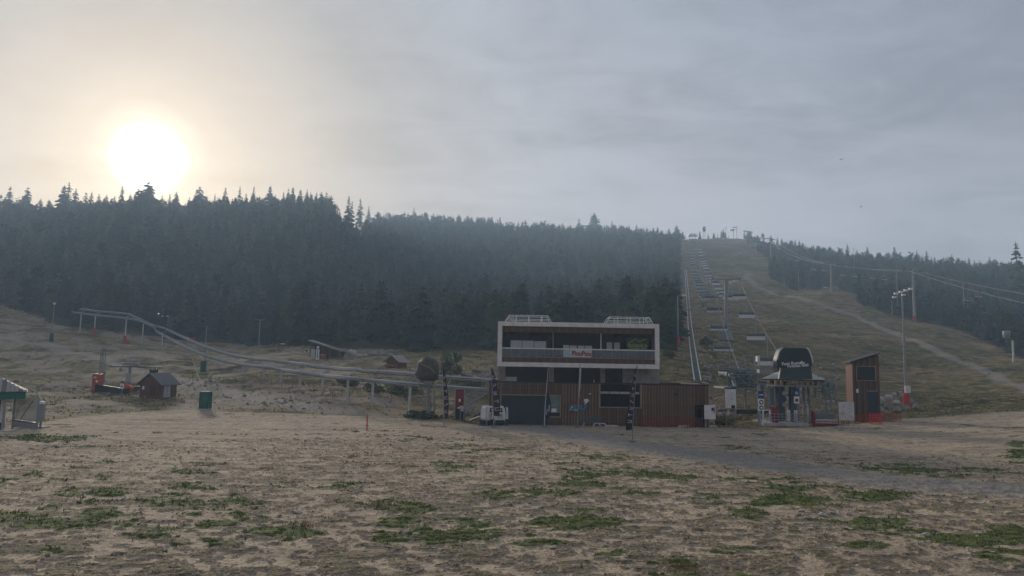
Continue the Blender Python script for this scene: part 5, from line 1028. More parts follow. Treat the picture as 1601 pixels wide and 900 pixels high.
# rubble on the bank: many stones, nobody would count them
def scatter(name, region, n, smin, smax, m, seed, test=None):
    rd = random.Random(seed); V = []; Fs = []; cand = np.nonzero((gX > region[0]) & (gX < region[2]) & (gY > region[1]) & (gY < region[3]) & (gy > 10) & (RR.ravel() < 420))[0]; base = [rock_mesh(seed+i, m, 1) for i in range(3)]
    bv = [([v.co.copy() for v in b_.vertices], [tuple(p_.vertices) for p_ in b_.polygons]) for b_ in base]; k_ = 0
    while k_ < n:
        ci_ = cand[rd.randrange(len(cand))]; px, py = gX[ci_], gY[ci_]; p = Vector((gx[ci_]+rd.uniform(-.03, .03), gy[ci_], gz[ci_]))
        if test and not test(p, px, py): n -= 1; continue
        s_ = smin*(smax/smin)**(rd.random()**2.2); vs, fs = rd.choice(bv); a = rd.uniform(0, 6.28); o = len(V); fl = rd.uniform(.4, .8)
        V += [(p.x+s_*(v.x*math.cos(a)-v.y*math.sin(a)), p.y+s_*(v.x*math.sin(a)+v.y*math.cos(a)), p.z+s_*fl*(v.z+.18)) for v in vs]; Fs += [tuple(q_+o for q_ in f_) for f_ in fs]; k_ += 1
    mb = MB(); mb.v = V; mb.f = Fs; o = mb.build(name, m); o['kind'] = 'stuff'; return o
scatter('rubble', (0, 545, 560, 640), 1300, .10, .75, ROCKM, 41, lambda p, X, Y: 545+X*.13 < Y < 600+X*.10)
scatter('rubble', (330, 622, 470, 652), 260, .05, .22, ROCKM, 42)
scatter('rubble', (1100, 560, 1310, 655), 900, .15, 1.1, ROCKM, 43)
scatter('rubble', (1080, 420, 1135, 600), 420, .15, 1.0, ROCKL, 44, lambda p, X, Y: 1072+(Y-420)*.15 < X < 1108+(Y-420)*.25)
scatter('rubble', (1200, 390, 1601, 620), 420, .15, .8, ROCKM, 47)
scatter('stones', (0, 690, 1601, 899), 1100, .03, .16, ROCKL, 45)
scatter('stones', (800, 664, 1601, 780), 1600, .04, .16, ROCKM, 48, lambda p, X, Y: float(dist_poly(road_pts, np.array([p.x]), np.array([p.y]))[0]) < 4.2)
scatter('stones', (0, 670, 1601, 899), 2200, .02, .07, ROCKM, 46)
for i, (px, py, w_, h_, lab) in enumerate(((1254, 800, 11, 5, 'pale stone at the left end of the small stone cluster in the sand'), (1262, 811, 8, 4, 'low pale stone at the front left of the small stone cluster'), (1290, 808, 14, 7, 'largest pale stone in the middle of the small stone cluster'), (1303, 804, 9, 5, 'pale stone just right of the largest in the cluster'), (1328, 806, 9, 6, 'bright stone at the right end of the small stone cluster'), (1275, 812, 7, 3, 'flat pale stone at the front of the small stone cluster'),
                                           (830, 748, 7, 4, 'small bright white stone alone in the middle of the sand'), (378, 852, 6, 5, 'pale stone in the sand near green weeds, lower left'), (650, 835, 12, 5, 'flat pale stone among grass, lower middle'), (865, 858, 14, 5, 'long flat pale stone, lower middle right of the grass'), (1450, 838, 12, 6, 'pale stone alone in the sand, lower right'), (308, 898, 9, 5, 'pale stone at the bottom edge of the sand'), (466, 803, 15, 5, 'flat wide pale stone left of the dry grass tuft'))):
    rock(px, py, w_, h_, lab, 'pale stones lying in the sand', True)
# shrubs
SHR = [mat('shrub leaves dark', (.040, .070, .025), .85, .35, 2), mat('shrub leaves olive', (.085, .10, .035), .85, .35, 2), mat('dry stalks', (.20, .155, .075), .9, .3, 3)]
def shrub(px, bot, wpx, hpx, label, m, n=900, seed=1):
    p = hit(px, bot); s = pxm(p); r_ = empty('shrub', p, 0, label, 'bush'); leafy('foliage', n, wpx/s*.55, wpx/s*.4, hpx/s*.7, (0, 0, hpx/s*.18), m, seed, .15, r_)
    q_ = MB()
    for i in range(6): a = i*1.05; q_.tube([(0, 0, -.1), (math.cos(a)*.2*wpx/s, math.sin(a)*.2*wpx/s, hpx/s*.5)], [.05, .02], 4)
    q_.build('stems', M_BARK, r_)
shrub(706, 592, 34, 44, 'rounded green bush behind the coaster rails left of the terrace boulders', SHR[0], 2600, 5)
shrub(668, 655, 60, 14, 'low green growth round the foot of the steel stand', SHR[0], 1400, 8); shrub(740, 606, 44, 18, 'tawny low shrub on the boulder terrace', SHR[1], 900, 9)
shrub(1132, 663, 44, 15, 'low dry bush between the lodge corner and the lift station', SHR[2], 1500, 10); shrub(1100, 480, 10, 8, 'scrubby patch on the bare strip beside the white rails', SHR[1], 300, 11)
shrub(1106, 541, 22, 18, 'dark green scrub on the slope between rails and chairlift mast', SHR[0], 900, 12); shrub(635, 620, 50, 22, 'dark brambles under the coaster left of the covered drum', SHR[0], 1500, 13); shrub(590, 615, 40, 16, 'olive scrub behind the middle coaster posts', SHR[1], 1100, 14); shrub(540, 605, 40, 14, 'olive scrub under the coaster, further left', SHR[1], 1000, 15)
shrub(1048, 560, 26, 20, 'dark bush behind the right end of the lodge', SHR[0], 700, 16); shrub(1040, 530, 24, 16, 'green bush against the forest behind the lodge roof', SHR[1], 700, 17)

# ------------------------------------------------------------------ chairlift lower station with the dark shell
YL = 74.0; qx = lambda px: P(px, 600, YL).x; qz = lambda py: P(1240, py, YL).z
S = empty('chairlift_station', (qx(1240), YL, zt(qx(1240), YL)), 0, 'chairlift base station with a dark cabin-shaped shell over a pale conical roof', 'lift station'); so2 = Vector(S.location)
def sb(mb, name, m, parent=S, **k): mb.v = [(v[0]-so2.x, v[1]-so2.y, v[2]-so2.z) for v in mb.v]; return mb.build(name, m, parent, **k)
pr = [(1216, 582), (1213.5, 573), (1214, 562), (1217, 551), (1221, 545), (1224, 543.5), (1260, 543.5), (1264, 547), (1268, 558), (1269.5, 568), (1267, 577), (1262, 583)]
shell = sb(MB().prism([(qx(a), qz(b_)) for a, b_ in pr], YL-.3, YL+.9), 'shell', CABIN, bevel=.12)
for pts in ([(1214.2, 562), (1217, 551), (1221, 545), (1223, 543.6)], [(1261, 543.6), (1264.5, 547), (1268.3, 558), (1269.3, 566)]): sb(MB().tube([(qx(a), YL-.34, qz(b_)) for a, b_ in pts], .07, 5), 'edge_trim', WHITE, shell)
sb(MB().prism([(qx(1214), qz(592)), (qx(1266), qz(592)), (qx(1264), qz(575)), (qx(1217), qz(575))], YL-.75, YL-.34), 'lower_band', mat('slate band', (.035, .058, .062), .5, .2, 2), shell)
text('Font Romeu', .44, (qx(1238)-so2.x, YL-.37-so2.y, qz(568)-so2.z), (R(90), R(-5), 0), WPRINT, shell, 'shell_lettering', .008, 1.0, .012); text('Pyrénées 2000', .38, (qx(1246)-so2.x, YL-.37-so2.y, qz(571.6)-so2.z), (R(90), R(-5), 0), WPRINT, shell, 'shell_lettering', .008, .95, .01)
sb(MB().tube([(qx(a), YL-.36, qz(b_)) for a, b_ in ((1249, 567), (1252, 564.5), (1254, 566.5), (1257, 567))], .05, 5), 'mountain_mark', WPRINT, shell)
cx_ = P(1241, 600, YL+2.6).x; rw = (qx(1289)-qx(1192))/2*(YL+2.6)/YL
sb(MB().lathe([(rw*.30, qz(580)), (rw*.52, qz(582.3)), (rw*.74, qz(587)), (rw*.97, qz(592)), (rw*.98, qz(593)), (rw*.3, qz(593.2))][::-1], (cx_, YL+2.6, 0), 28, .75), 'conical_roof', mat('white conical roof', (.42, .41, .39), .5, .12, 2), smooth=False)
sb(MB().lathe([(rw*.98, qz(594.6)), (rw*1.0, qz(593.8)), (rw*.99, qz(593.05)), (rw*.5, qz(593.03))], (cx_, YL+2.6, 0), 28, .75), 'roof_rim', BLACK)
q_ = MB()
for i in range(14): a = 6.283*i/14; q_.bar((cx_+rw*.95*math.cos(a), YL+2.6+rw*.7*math.sin(a), qz(594)), (cx_+rw*.55*math.cos(a+.12), YL+2.6+rw*.42*math.sin(a+.12), qz(600.5)), .06, n=4)
sb(q_, 'rafter', WOODN)['kind'] = 'stuff'
for a in (1202, 1213, 1222, 1232, 1245, 1252, 1262, 1270, 1279): sb(MB().box(qx(a)-.10, qx(a)+.10, YL-.1, YL+.1, qz(602), qz(594.5)), 'timber_bracket', WOODN)
sb(MB().box(qx(1200), qx(1284), YL-.2, YL+4.5, qz(604.6), qz(602)), 'machine_deck', GALVD)
sb(MB().box(qx(1197), qx(1212), YL-.3, YL-.24, qz(603), qz(602)), 'deck_edge', WHITE)
for a, y_ in ((1222, .4), (1231.5, 1.6), (1243, .4)): sb(MB().box(qx(a)-.28, qx(a)+.28, YL+y_, YL+y_+.6, so2.z-.3, qz(604.7)), 'column', mat('dark steel column', (.06, .08, .09), .5, .25, 3))
for a in (1203, 1211): sb(MB().box(qx(a)-.07, qx(a)+.07, YL, YL+.15, so2.z-.3, qz(604.7)), 'glazed_post', GALVD)
sb(MB().box(qx(1203.5), qx(1210.5), YL+.03, YL+.08, qz(634), qz(606)), 'glass_screen', mat('greenish screen', (.09, .13, .12), .3, .2, 2, alpha=.6))
sb(MB().box(qx(1182), qx(1226), YL+6, YL+11, qz(590), qz(585)), 'rail_gantry', GALVD)
q_ = MB()
for a in range(1158, 1202, 3): q_.bar((qx(a), YL+3+random.uniform(-1, 3), qz(607)), (qx(a+random.uniform(-3, 7)), YL+5, qz(583+random.uniform(-3, 8))), .075, n=4)
for b_ in (580, 584, 588, 592, 597, 603, 607): q_.bar((qx(1158+random.uniform(-4, 8)), YL+4, qz(b_)), (qx(1202), YL+4, qz(b_)), .08, n=4)
for a in range(1166, 1200, 5): q_.cbox(qx(a), YL+3.5, qz(594+random.uniform(-6, 8)), .5, .5, .45)
sb(q_, 'gantry_truss', mat('teal grey steel', (.13, .17, .17), .5, .35, 4))['kind'] = 'stuff'
sb(MB().box(qx(1150), qx(1180), YL+4, YL+8, qz(611), qz(608)), 'tyre_conveyor', GALV); sb(MB().box(qx(1156), qx(1176), YL+4.2, YL+7.5, qz(585.5), qz(583.2)), 'rope_beam', GALVD)
for a in (1163, 1190): sb(MB().bar((qx(a), YL+5, so2.z-.5), (qx(a), YL+5, qz(590)), .12), 'rear_column', GALV)
q_ = MB()
for a, b_ in (((1191, 583), (1186, 556)), ((1168, 557), (1192, 556)), ((1284, 585), (1291, 584)), ((1289, 584), (1291, 604)), ((1270, 572), (1276, 584)), ((1283, 603), (1318, 608)), ((1297, 609), (1306, 622))): q_.bar((qx(a[0]), YL+1.5, qz(a[1])), (qx(b_[0]), YL+1.5, qz(b_[1])), .07, n=5)
sb(q_, 'outer_frame', GALV)
q_ = MB(); rd = random.Random(12)
for b_ in (596, 600, 606, 611): q_.bar((qx(1280), YL+1.2, qz(b_)), (qx(1312), YL+1.8, qz(b_+2)), .06, n=4)
for a in range(1281, 1314, 4): q_.bar((qx(a), YL+1.3, qz(588+rd.random()*8)), (qx(a+rd.uniform(-3, 3)), YL+1.3, qz(622)), .06, n=4)
for a in (1287, 1299, 1308): q_.cbox(qx(a), YL+1.4, qz(606+rd.uniform(-8, 8)), .55, .5, .6)
for a, b_ in ((1296, 610), (1304, 616)): q_.bar((qx(a), YL+1, qz(b_)), (qx(a+3), YL+1, so2.z), .07, n=5)
sb(q_, 'side_steelwork', mat('teal grey steel', (.13, .17, .17)))['kind'] = 'stuff'
q_ = MB()
for a0_, a1_ in ((1190, 1222), (1228, 1256)):
    for k_ in range(3): q_.bar((qx(a0_), YL-1.45, qz(646+k_*4.5)), (qx(a1_), YL-1.45, qz(646+k_*4.5)), .035, n=4)
    for a in range(a0_, a1_+1, 6): q_.bar((qx(a), YL-1.45, qz(645)), (qx(a), YL-1.45, qz(659)), .035, n=4)
sb(q_, 'queue_railing', GALV)['kind'] = 'stuff'
for a in (1206, 1217, 1262, 1272, 1280): sb(MB().box(qx(a)-.09, qx(a)+.09, YL+2.5, YL+2.7, so2.z-.3, qz(604.8)), 'thin_column', GALVD)
sb(MB().box(qx(1195.5), qx(1199.5), YL+2, YL+2.6, qz(566), qz(556)), 'rear_cabinet', WHITE); sb(MB().box(qx(1201), qx(1213), YL+2.5, YL+3.6, qz(584), qz(578)), 'wheel_guard', BLIND)
for a in (1205, 1272): sb(MB().lathe([(1.3, 0), (1.5, .05), (1.5, .2), (1.3, .25)], (qx(1236), YL+5, qz(601)), 20), 'bull_wheel', GALVD) if a == 1205 else None
sb(MB().box(qx(1199.5), qx(1209.5), YL-1.2, YL-.5, so2.z-.1, qz(636)), 'red_locker', DRED)
sb(MB().box(qx(1184), qx(1254), YL-1.6, YL+5, so2.z-.35, qz(659.5)), 'platform', CONC)
for a, b_, c_ in ((1185, 1197, 'gate'), (1222, 1227, 'gate'), (1233, 1238, 'gate')):
    q_ = MB(); zt2, zb = qz(640), qz(657); q_.box(qx(a), qx(a)+.12, YL-1.3, YL-1.2, zb, zt2).box(qx(b_)-.12, qx(b_), YL-1.3, YL-1.2, zb, zt2).box(qx(a)+.12, qx(b_)-.12, YL-1.3, YL-1.2, zt2-.1, zt2).box(qx(a)+.12, qx(b_)-.12, YL-1.3, YL-1.2, zb+.15, zb+.25); sb(q_, 'turnstile_gate', WHITE)
for a in (1224.5, 1233): 
    for k_ in range(3): sb(MB().bar((qx(1226), YL-.02, qz(615+k_*9)), (qx(1226), YL+.02+.1, qz(615+k_*9)), .22, n=14), 'round_sign', (GALV, BLUED, GALV)[k_]) if a == 1224.5 else None
pn = sb(MB().box(qx(1237.5), qx(1246.5), YL-.5, YL-.44, qz(619), qz(607.5)), 'blue_notice', BLUED); sb(MB().box(qx(1238), qx(1246), YL-.5, YL-.44, qz(630), qz(619.3)), 'white_notice', WPRINT); sb(MB().bar((qx(1242), YL-.53, qz(625)), (qx(1242), YL-.51, qz(625)), .17, n=12), 'round_red_mark', DRED)
sb(MB().bar((qx(1242), YL-.53, qz(614)), (qx(1242), YL-.51, qz(614)), .16, n=12), 'round_white_mark', BLIND)
sb(MB().box(qx(1150), qx(1200), YL-.2, YL-.1, qz(648), qz(641)), 'low_panel', BLACK)
# sign mast with three round pictograms
p = Vector((qx(1180), YL-1.6, zt(qx(1180), YL-1.6))); s = pxm(p); r_ = empty('rules_sign', p, 0, 'tall grey sign mast with a blue plate above two round pictograms', 'sign')
MB().bar((-.15, 0, -.2), (-.15, 0, 50/s*1.0+.8), .15, n=8).build('mast', GALV, r_); MB().bar((.1, 0, -.2), (.1, 0, 1.2), .05).build('leg', GALV, r_)
zz = lambda py: P(1180, py, p.y).z-p.z
MB().box(-.28, .28, -.22, -.17, zz(622), zz(611)).build('blue_plate', BLUED, r_); MB().box(-.20, .20, -.235, -.225, zz(617.4), zz(616)).build('white_bar', WPRINT, r_)
for k_ in (0, 1):
    pl = MB().box(-.28, .28, -.22, -.17, zz(632.8+k_*9), zz(623+k_*9)).build('white_plate', WPRINT, r_); MB().bar((0, -.245, zz(628+k_*9)), (0, -.225, zz(628+k_*9)), .21, n=14).build('dark_disc', BLUED, pl); MB().bar((0, -.262, zz(628+k_*9)), (0, -.25, zz(628+k_*9)), .11, n=12).build('pale_disc', WPRINT, pl)
# seat with red surround
p = Vector((qx(1276), YL-1.8, zt(qx(1276), YL-1.8))); r_ = empty('waiting_bench', p, 0, 'wide grey padded bench in a red surround right of the station columns', 'bench'); w2 = (qx(1292)-qx(1260))/2
MB().box(-w2, w2, .1, .25, .75, 1.25).build('backrest', mat('grey padding', (.17, .17, .175), .8, .15, 3), r_, bevel=.04); MB().box(-w2, w2, -.4, .1, .62, .74).build('seat', mat('grey padding', (.17, .17, .175)), r_, bevel=.04); MB().box(-w2, w2, -.45, -.41, .60, .70).build('white_edge', CLOTHW, r_)
MB().box(-w2-.1, w2+.1, -.35, .3, -.1, .32).build('red_base', DRED, r_); MB().box(-w2-.18, -w2-.05, -.4, .3, .33, 1.45).build('red_side', DRED, r_); MB().box(-w2, w2, -.42, -.36, .35, .41).build('pale_strip', CONC, r_)
net_fence([Vector((qx(a), YL-2.2, zt(qx(a), YL-2.2))) for a in (1294, 1302, 1310)], .9, 'short orange net between the grey bench and the white map board', NETM)
net_fence([Vector((qx(a), YL+.2+(a-1337)*.03, zt(qx(a), YL+.2+(a-1337)*.03))) for a in (1337, 1360, 1385, 1412, 1432)], .85, 'long faded orange net in front of the tall hut and boulder heap', NETM)
net_fence([Vector((qx(a), YL-.6, zt(qx(a), YL-.6))) for a in (1354, 1366, 1372)], 1.0, 'bright orange net bundled before the tall hut door', mat('bright orange net', (.55, .05, .035), .8, .2, 4))

# ------------------------------------------------------------------ tall operator hut
YH = 77.5; hx = lambda px: P(px, 600, YH).x; hz = lambda py: P(1349, py, YH).z
p = Vector((hx(1349), YH, zt(hx(1349), YH))); Hh_ = empty('operator_hut', p, R(-14), 'tall narrow brown boarded hut with a sloping flat roof and large dark window', 'hut'); ho = p
def hb(mb, name, m, parent=Hh_, **k): mb.v = [(v[0]-ho.x, v[1]-ho.y, v[2]-ho.z) for v in mb.v]; return mb.build(name, m, parent, **k)
x0, x1, xs_ = hx(1335), hx(1373), hx(1325)
wl = hb(MB().add([(x0, YH, p.z-.3), (x1, YH, p.z-.3), (x1, YH+3.6, p.z-.3), (x0, YH+3.6, p.z-.3), (x0, YH, hz(565)), (x1, YH, hz(554.5)), (x1, YH+3.6, hz(554.5)), (x0, YH+3.6, hz(565))], [(0, 1, 5, 4), (1, 2, 6, 5), (2, 3, 7, 6), (3, 0, 4, 7), (3, 2, 1, 0), (4, 5, 6, 7)]), 'wall', WOODB3)
hb(MB().prism([(x0-.04, p.z-.3), (x0-.004, p.z-.3), (x0-.004, hz(565.8)), (x0-.04, hz(566))], YH+.02, YH+3.55), 'lit_side_wall', mat('lit reddish larch', (.15, .075, .048), .8, .3, 3))  # thin facing on the left wall, light on that side painted as lighter, redder boards
nb = 13; bw2 = (x1-x0)/nb; wz0, wz1, wx0, wx1 = hz(594), hz(573), hx(1341), hx(1367); dx0, dx1, dz1 = hx(1355.5), hx(1369), hz(611.5)
for i in range(nb):
    a0 = x0+i*bw2; c_ = a0+bw2/2; tz = hz(565)+(hz(554.5)-hz(565))*(i/nb)-.04; sp_ = [(p.z-.1, tz)]
    if wx0-.05 < c_ < wx1+.05: sp_ = [(p.z-.1, wz0-.1), (wz1+.1, tz)]
    if dx0-.05 < c_ < dx1+.05: sp_ = [(dz1+.1, sp_[0][1])]+sp_[1:]
    for s0, s1 in sp_: hb(MB().box(a0+.015, a0+bw2-.015, YH-.035, YH-.002, s0, s1), 'board', (WOODB, WOODB3, WOODB2)[i % 3], wl)
hb(MB().add([(x0-.35, YH-.5, hz(567.5)), (x1+.05, YH-.5, hz(552.7)), (x1+.05, YH+4, hz(552.7)), (x0-.35, YH+4, hz(567.5)), (x0-.35, YH-.5, hz(565.7)), (x1+.05, YH-.5, hz(550.9)), (x1+.05, YH+4, hz(550.9)), (x0-.35, YH+4, hz(565.7))], [(3, 2, 1, 0), (4, 5, 6, 7), (0, 1, 5, 4), (1, 2, 6, 5), (2, 3, 7, 6), (3, 0, 4, 7)]), 'roof', BLACK)
wn = hb(MB().box(wx0, wx1, YH-.05, YH-.03, wz0, wz1), 'window', DGLASS); hb(MB().box(wx0-.08, wx1+.08, YH-.09, YH-.055, wz0-.08, wz0-.005).box(wx0-.08, wx1+.08, YH-.09, YH-.055, wz1+.005, wz1+.08).box(wx0-.08, wx0-.005, YH-.09, YH-.055, wz0, wz1).box(wx1+.005, wx1+.08, YH-.09, YH-.055, wz0, wz1), 'window_frame', TRIM, wn)
hb(MB().box(dx0, dx1, YH-.06, YH-.02, p.z, dz1), 'door', mat('dark blue door', (.022, .036, .055), .5, .15, 3)); hb(MB().box(dx0-.05, dx1+.05, YH-.08, YH-.02, dz1+.01, dz1+.08), 'door_lintel', GALV)
hb(MB().box(hx(1339), hx(1342.3), YH-.09, YH-.037, hz(614), hz(608)), 'white_box', WPRINT)
# ------------------------------------------------------------------ floodlight mast by the boulders
def flood(px, bot, top, label, pad=True, box=True):
    p = hit(px, bot); s = pxm(p); H_ = (bot-top)/s; r_ = empty('floodlight_mast', p, 0, label, 'floodlight'); MB().bar((0, 0, -.3), (0, 0, H_), .17, .09, 10).build('pole', GALV, r_)
    MB().bar((-1.0, 0, H_), (1.2, 0, H_+.75), .05).bar((-1.0, .2, H_-.35), (1.0, .2, H_+.15), .05).build('lamp_bar', GALVD, r_)
    for i in range(4): MB().cbox(-.8+i*.6, -.1, H_+.22+i*.2, .42, .3, .24).build('lamp', WPRINT, r_, bevel=.03)
    for i in range(2): MB().cbox(-.9+i*1.1, .1, H_-.2+i*.3, .42, .3, .22).build('lamp', WPRINT, r_, bevel=.03)
    if box: MB().cbox(.1, -.2, 32/s, 9/s*.9, .3, 11/s).build('white_box', PANEL, r_, bevel=.02)
    if pad: MB().lathe([(.36, .0), (.42, .3), (.36, 1.7), (.25, 2.0)], (0, 0, 0), 9).build('orange_wrap', mat('bright orange red net', (.52, .055, .03), .8, .2, 5), r_)
    return r_
flood(1417.5, 641, 463, 'tall floodlight mast with an orange wrapped foot by the boulder heap')
lamp_post(1585, 566, 532, 'leaning white snow cannon pole with a round head near the right edge', None, .18, WHITE)
p = hit(1585, 566); s = pxm(p); tag(MB().lathe([(.15, -1.0), (.55, -.7), (.75, .1), (.7, .75), (.3, .8)], (0, 0, 0), 14).build('snow_cannon', GALV, loc=p+Vector((-9/s, 0, 43/s)), smooth=True), 'round grey snow cannon head beside the leaning white pole at the right edge', 'snow cannon')

# ------------------------------------------------------------------ chairlifts
def pylon(p, H_, arm, label, r=.38, name='lift_pylon', m=GALV, base=None, sheaves=True, ang=0.0, cat='pylon'):
    r_ = empty(name, p, ang, label, cat); MB().bar((0, 0, -.6), (0, 0, H_*.98), r, r*.6, 10).build('mast', m, r_)
    MB().cbox(0, 0, H_, arm*2, .35, .35).build('crossarm', m, r_); MB().bar((-arm*.25, 0, H_-.1), (0, 0, H_-1.1), .08).bar((arm*.25, 0, H_-.1), (0, 0, H_-1.1), .08).build('arm_brace', m, r_)
    if sheaves:
        for s_ in (-1, 1):
            sv = MB().cbox(s_*arm*.95, 0, H_-.28, .12, 3.0, .16).build('sheave_beam', GALVD, r_)
            for k_ in (-1.1, -.37, .37, 1.1): MB().bar((s_*arm*.95-.07, k_, H_-.12), (s_*arm*.95+.07, k_, H_-.12), .24, n=9).build('sheave', BLACK, sv)
        q_ = MB(); 
        for s_ in (-1, 1): q_.bar((s_*arm*.8, 0, H_+.15), (s_*arm*.8, 0, H_+.8), .05, n=4)
        q_.bar((-arm*.8, 0, H_+.8), (arm*.8, 0, H_+.8), .05, n=4); q_.build('maintenance_rail', m, r_)
        q_ = MB(); q_.bar((r+.15, -.2, .8), (r*.6+.15, -.2, H_-.4), .025, n=4); q_.bar((r+.15, .2, .8), (r*.6+.15, .2, H_-.4), .025, n=4); q_.build('ladder', GALVD, r_)
    if base: MB().lathe([(r*3.2, 0), (r*2.6, base*.3), (r*1.3, base)], (0, 0, -.2), 8).build('foot', GALVD, r_)
    return r_
def make_chair(w=2.25, drop=3.2):
    r_ = empty('chairlift_chair', (0, 0, 0))
    MB().tube([(w*.0, 0, 0), (0, .1, -drop*.45), (0, .35, -drop*.72), (0, .25, -drop*.78)], .05, 5).build('hanger', GALV, r_)
    MB().tube([(-w/2, .30, -drop+.12), (-w/2, .38, -drop+.95), (-w*.40, .30, -drop*.78), (w*.40, .30, -drop*.78), (w/2, .38, -drop+.95), (w/2, .30, -drop+.12)], .05, 5).build('frame', GALV, r_)
    MB().box(-w/2, w/2, -.30, .28, -drop, -drop+.14).build('seat', SEAT, r_, bevel=.04); MB().box(-w/2+.05, w/2-.05, .32, .38, -drop+.25, -drop+.78).build('backrest', SEATD, r_, bevel=.03)
    MB().box(-w/2+.02, w/2-.02, .39, .45, -drop-.05, -drop+.42).build('back_shell', SEAT, r_, bevel=.02)
    MB().tube([(-w/2, .3, -drop+.8), (-w/2, -.45, -drop+.55), (w/2, -.45, -drop+.55), (w/2, .3, -drop+.8)], .03, 4).build('safety_bar', GALV, r_)
    MB().tube([(-w*.3, -.4, -drop-.45), (w*.3, -.4, -drop-.45)], .03, 4).bar((0, -.4, -drop-.45), (0, -.42, -drop+.5), .025).build('footrest', GALVD, r_)
    MB().cbox(0, .0, .02, .12, .45, .22).build('grip', GALVD, r_)
    return r_
PROTO = make_chair(); first = [True]
def chair(p, rz, label, group, sc_=1.0):
    if first[0]: o = PROTO; first[0] = False
    else: o = copy_tree(PROTO)
    o.location = p; o.rotation_euler = (0, 0, rz); o.scale = (sc_, sc_, sc_); tag(o, label, 'lift chair', group); return o
BASE = P(1199, 583, YL+6); TOPP = P(1083, 371, 598)
def on_line(Y): k_ = (Y-BASE.y)/(TOPP.y-BASE.y); return BASE.x+(TOPP.x-BASE.x)*k_
dirn = Vector((TOPP.x-BASE.x, TOPP.y-BASE.y, 0)).normalized(); side = Vector((dirn.y, -dirn.x, 0)); lang = -math.atan2(dirn.x, dirn.y)
TW = [(152, 12.6, 'big'), (260, 9.0, ''), (370, 9.5, ''), (480, 9.5, '')]; sup = [(BASE.y, BASE.z)]
tl_ = ['big grey pylon nearest the base station, over the lift chairs', 'second chairlift pylon uphill from the base station', 'third chairlift pylon, half way up the line of chairs', 'last chairlift pylon below the crest']
for i, (Y_t, H_, k_) in enumerate(TW):
    x = on_line(Y_t); p = Vector((x, Y_t, zt(x, Y_t))); pylon(p, H_, 2.9, tl_[i], .48 if i == 0 else .34, base=2.2 if i == 0 else None, ang=lang); sup.append((Y_t, p.z+H_-.02))
x = on_line(598); sup.append((598, zt(x, 598)+6.5)); supY = [a for a, b_ in sup]; supZ = [b_ for a, b_ in sup]
def rope_z(Y):
    z = np.interp(Y, supY, supZ); i = min(max(np.searchsorted(supY, Y)-1, 0), len(supY)-2); L_ = supY[i+1]-supY[i]; u = (Y-supY[i])/L_; return z-4*u*(1-u)*L_*.018
for s_, lab in ((-1, 'left rope of the main chairlift running up the slope'), (1, 'right rope of the main chairlift running up the slope')):
    pts = [];
    for Y_ in np.concatenate([np.arange(BASE.y, 598, 8), [598]]): x = on_line(Y_); v = Vector((x, Y_, rope_z(Y_)))+side*(s_*2.75); pts.append(v)
    tag(MB().tube([v-pts[0] for v in pts], [.028+.00008*v.y for v in pts], 5).build('lift_rope', GALVD, loc=pts[0]), lab, 'cable')
wl_ = {0: ('nearest lift chair on the left rope, with a small red plate, just above the station', 'nearest lift chair on the right rope, left of the dark cabin shell'), 1: ('second lift chair up the left rope, beside the big pylon', 'second lift chair up the right rope'), 2: ('third lift chair up the left rope', 'third lift chair up the right rope')}
def pv(px, py): return proj
for s_, grp, y0, st in ((-1, 'chairs on the left rope of the main chairlift', 98, 15.5), (1, 'chairs on the right rope of the main chairlift', 104, 17.5)):
    i = 0; Y_ = y0
    while Y_ < 565:
        x = on_line(Y_); v = Vector((x, Y_, rope_z(Y_)-.05))+side*(s_*2.75)
        lab = wl_[i][0 if s_ < 0 else 1] if i in wl_ else ('empty lift chair on the %s rope between the big pylon and the thin T-shaped one' if Y_ < 260 else 'small hazy lift chair high on the %s rope towards the crest') % ('left' if s_ < 0 else 'right')
        c_ = chair(v, lang+random.uniform(-.05, .05)+(math.pi if s_ > 0 else 0), lab, grp+(' low on the slope' if Y_ < 260 else ' high on the slope'), 1.3)
        if i == 0 and s_ < 0: first_left = c_
        Y_ += st*(1 if i > 2 else .93); i += 1
MB().cbox(.0, -.32, -2.75, .45, .03, .42).build('red_plate', DRED, first_left)
# the thin T pylon and other masts on the slope
p = hit(1137, 452); pylon(p, 22/pxm(p), 3.0, 'thin T-shaped pylon with a level arm, right of the crowded chairs', .22, sheaves=False)
# structures on the crest
p, _ = ridge(1149, 500, 680); s = pxm(p); r_ = empty('crest_pylon', p, 0, 'double-legged lift pylon standing on the crest of the slope', 'pylon'); H_ = 19/s
for a in (-1.7, 1.7): MB().bar((a, 0, -1.0), (a*.8, 0, H_*.92), .34, .28).build('leg', GALVD, r_)
MB().cbox(.2, 0, H_*.96, 9/s, .5, .6).cbox(-2.6, 0, H_*.72, 3.6, 1, 1.4).build('head', GALVD, r_); MB().cbox(0, 0, H_*.78, 5.2, .4, .35).build('crossarm', GALVD, r_)
for i in range(3): chair(p+Vector((8.0+i*.8, -3-i*6, H_*.95-i*1.6)), random.uniform(-.2, .2), ['topmost lift chair beside the crest pylon', 'middle lift chair beside the crest pylon', 'lowest lift chair beside the crest pylon'][i], 'chairs beside the crest pylon', 1.3)
p, _ = ridge(1101, 500, 680); s = pxm(p); r_ = empty('clock_mast', p, 0, 'narrow mast with a dark oval head on the crest left of the crest pylon', 'mast'); H_ = 20/s
for a in (-.7, .7): MB().bar((a, 0, -1), (a, 0, H_*.6), .16).build('leg', GALV, r_)
MB().lathe([(.8, 0), (1.35, .8), (1.4, 3), (1.0, 4.2), (.3, 4.7)], (0, 0, H_*.58), 12, .6).build('head', BLACK, r_); MB().cbox(.2, -.95, H_*.82, .7, .1, 1.1).build('white_panel', WPRINT, r_)
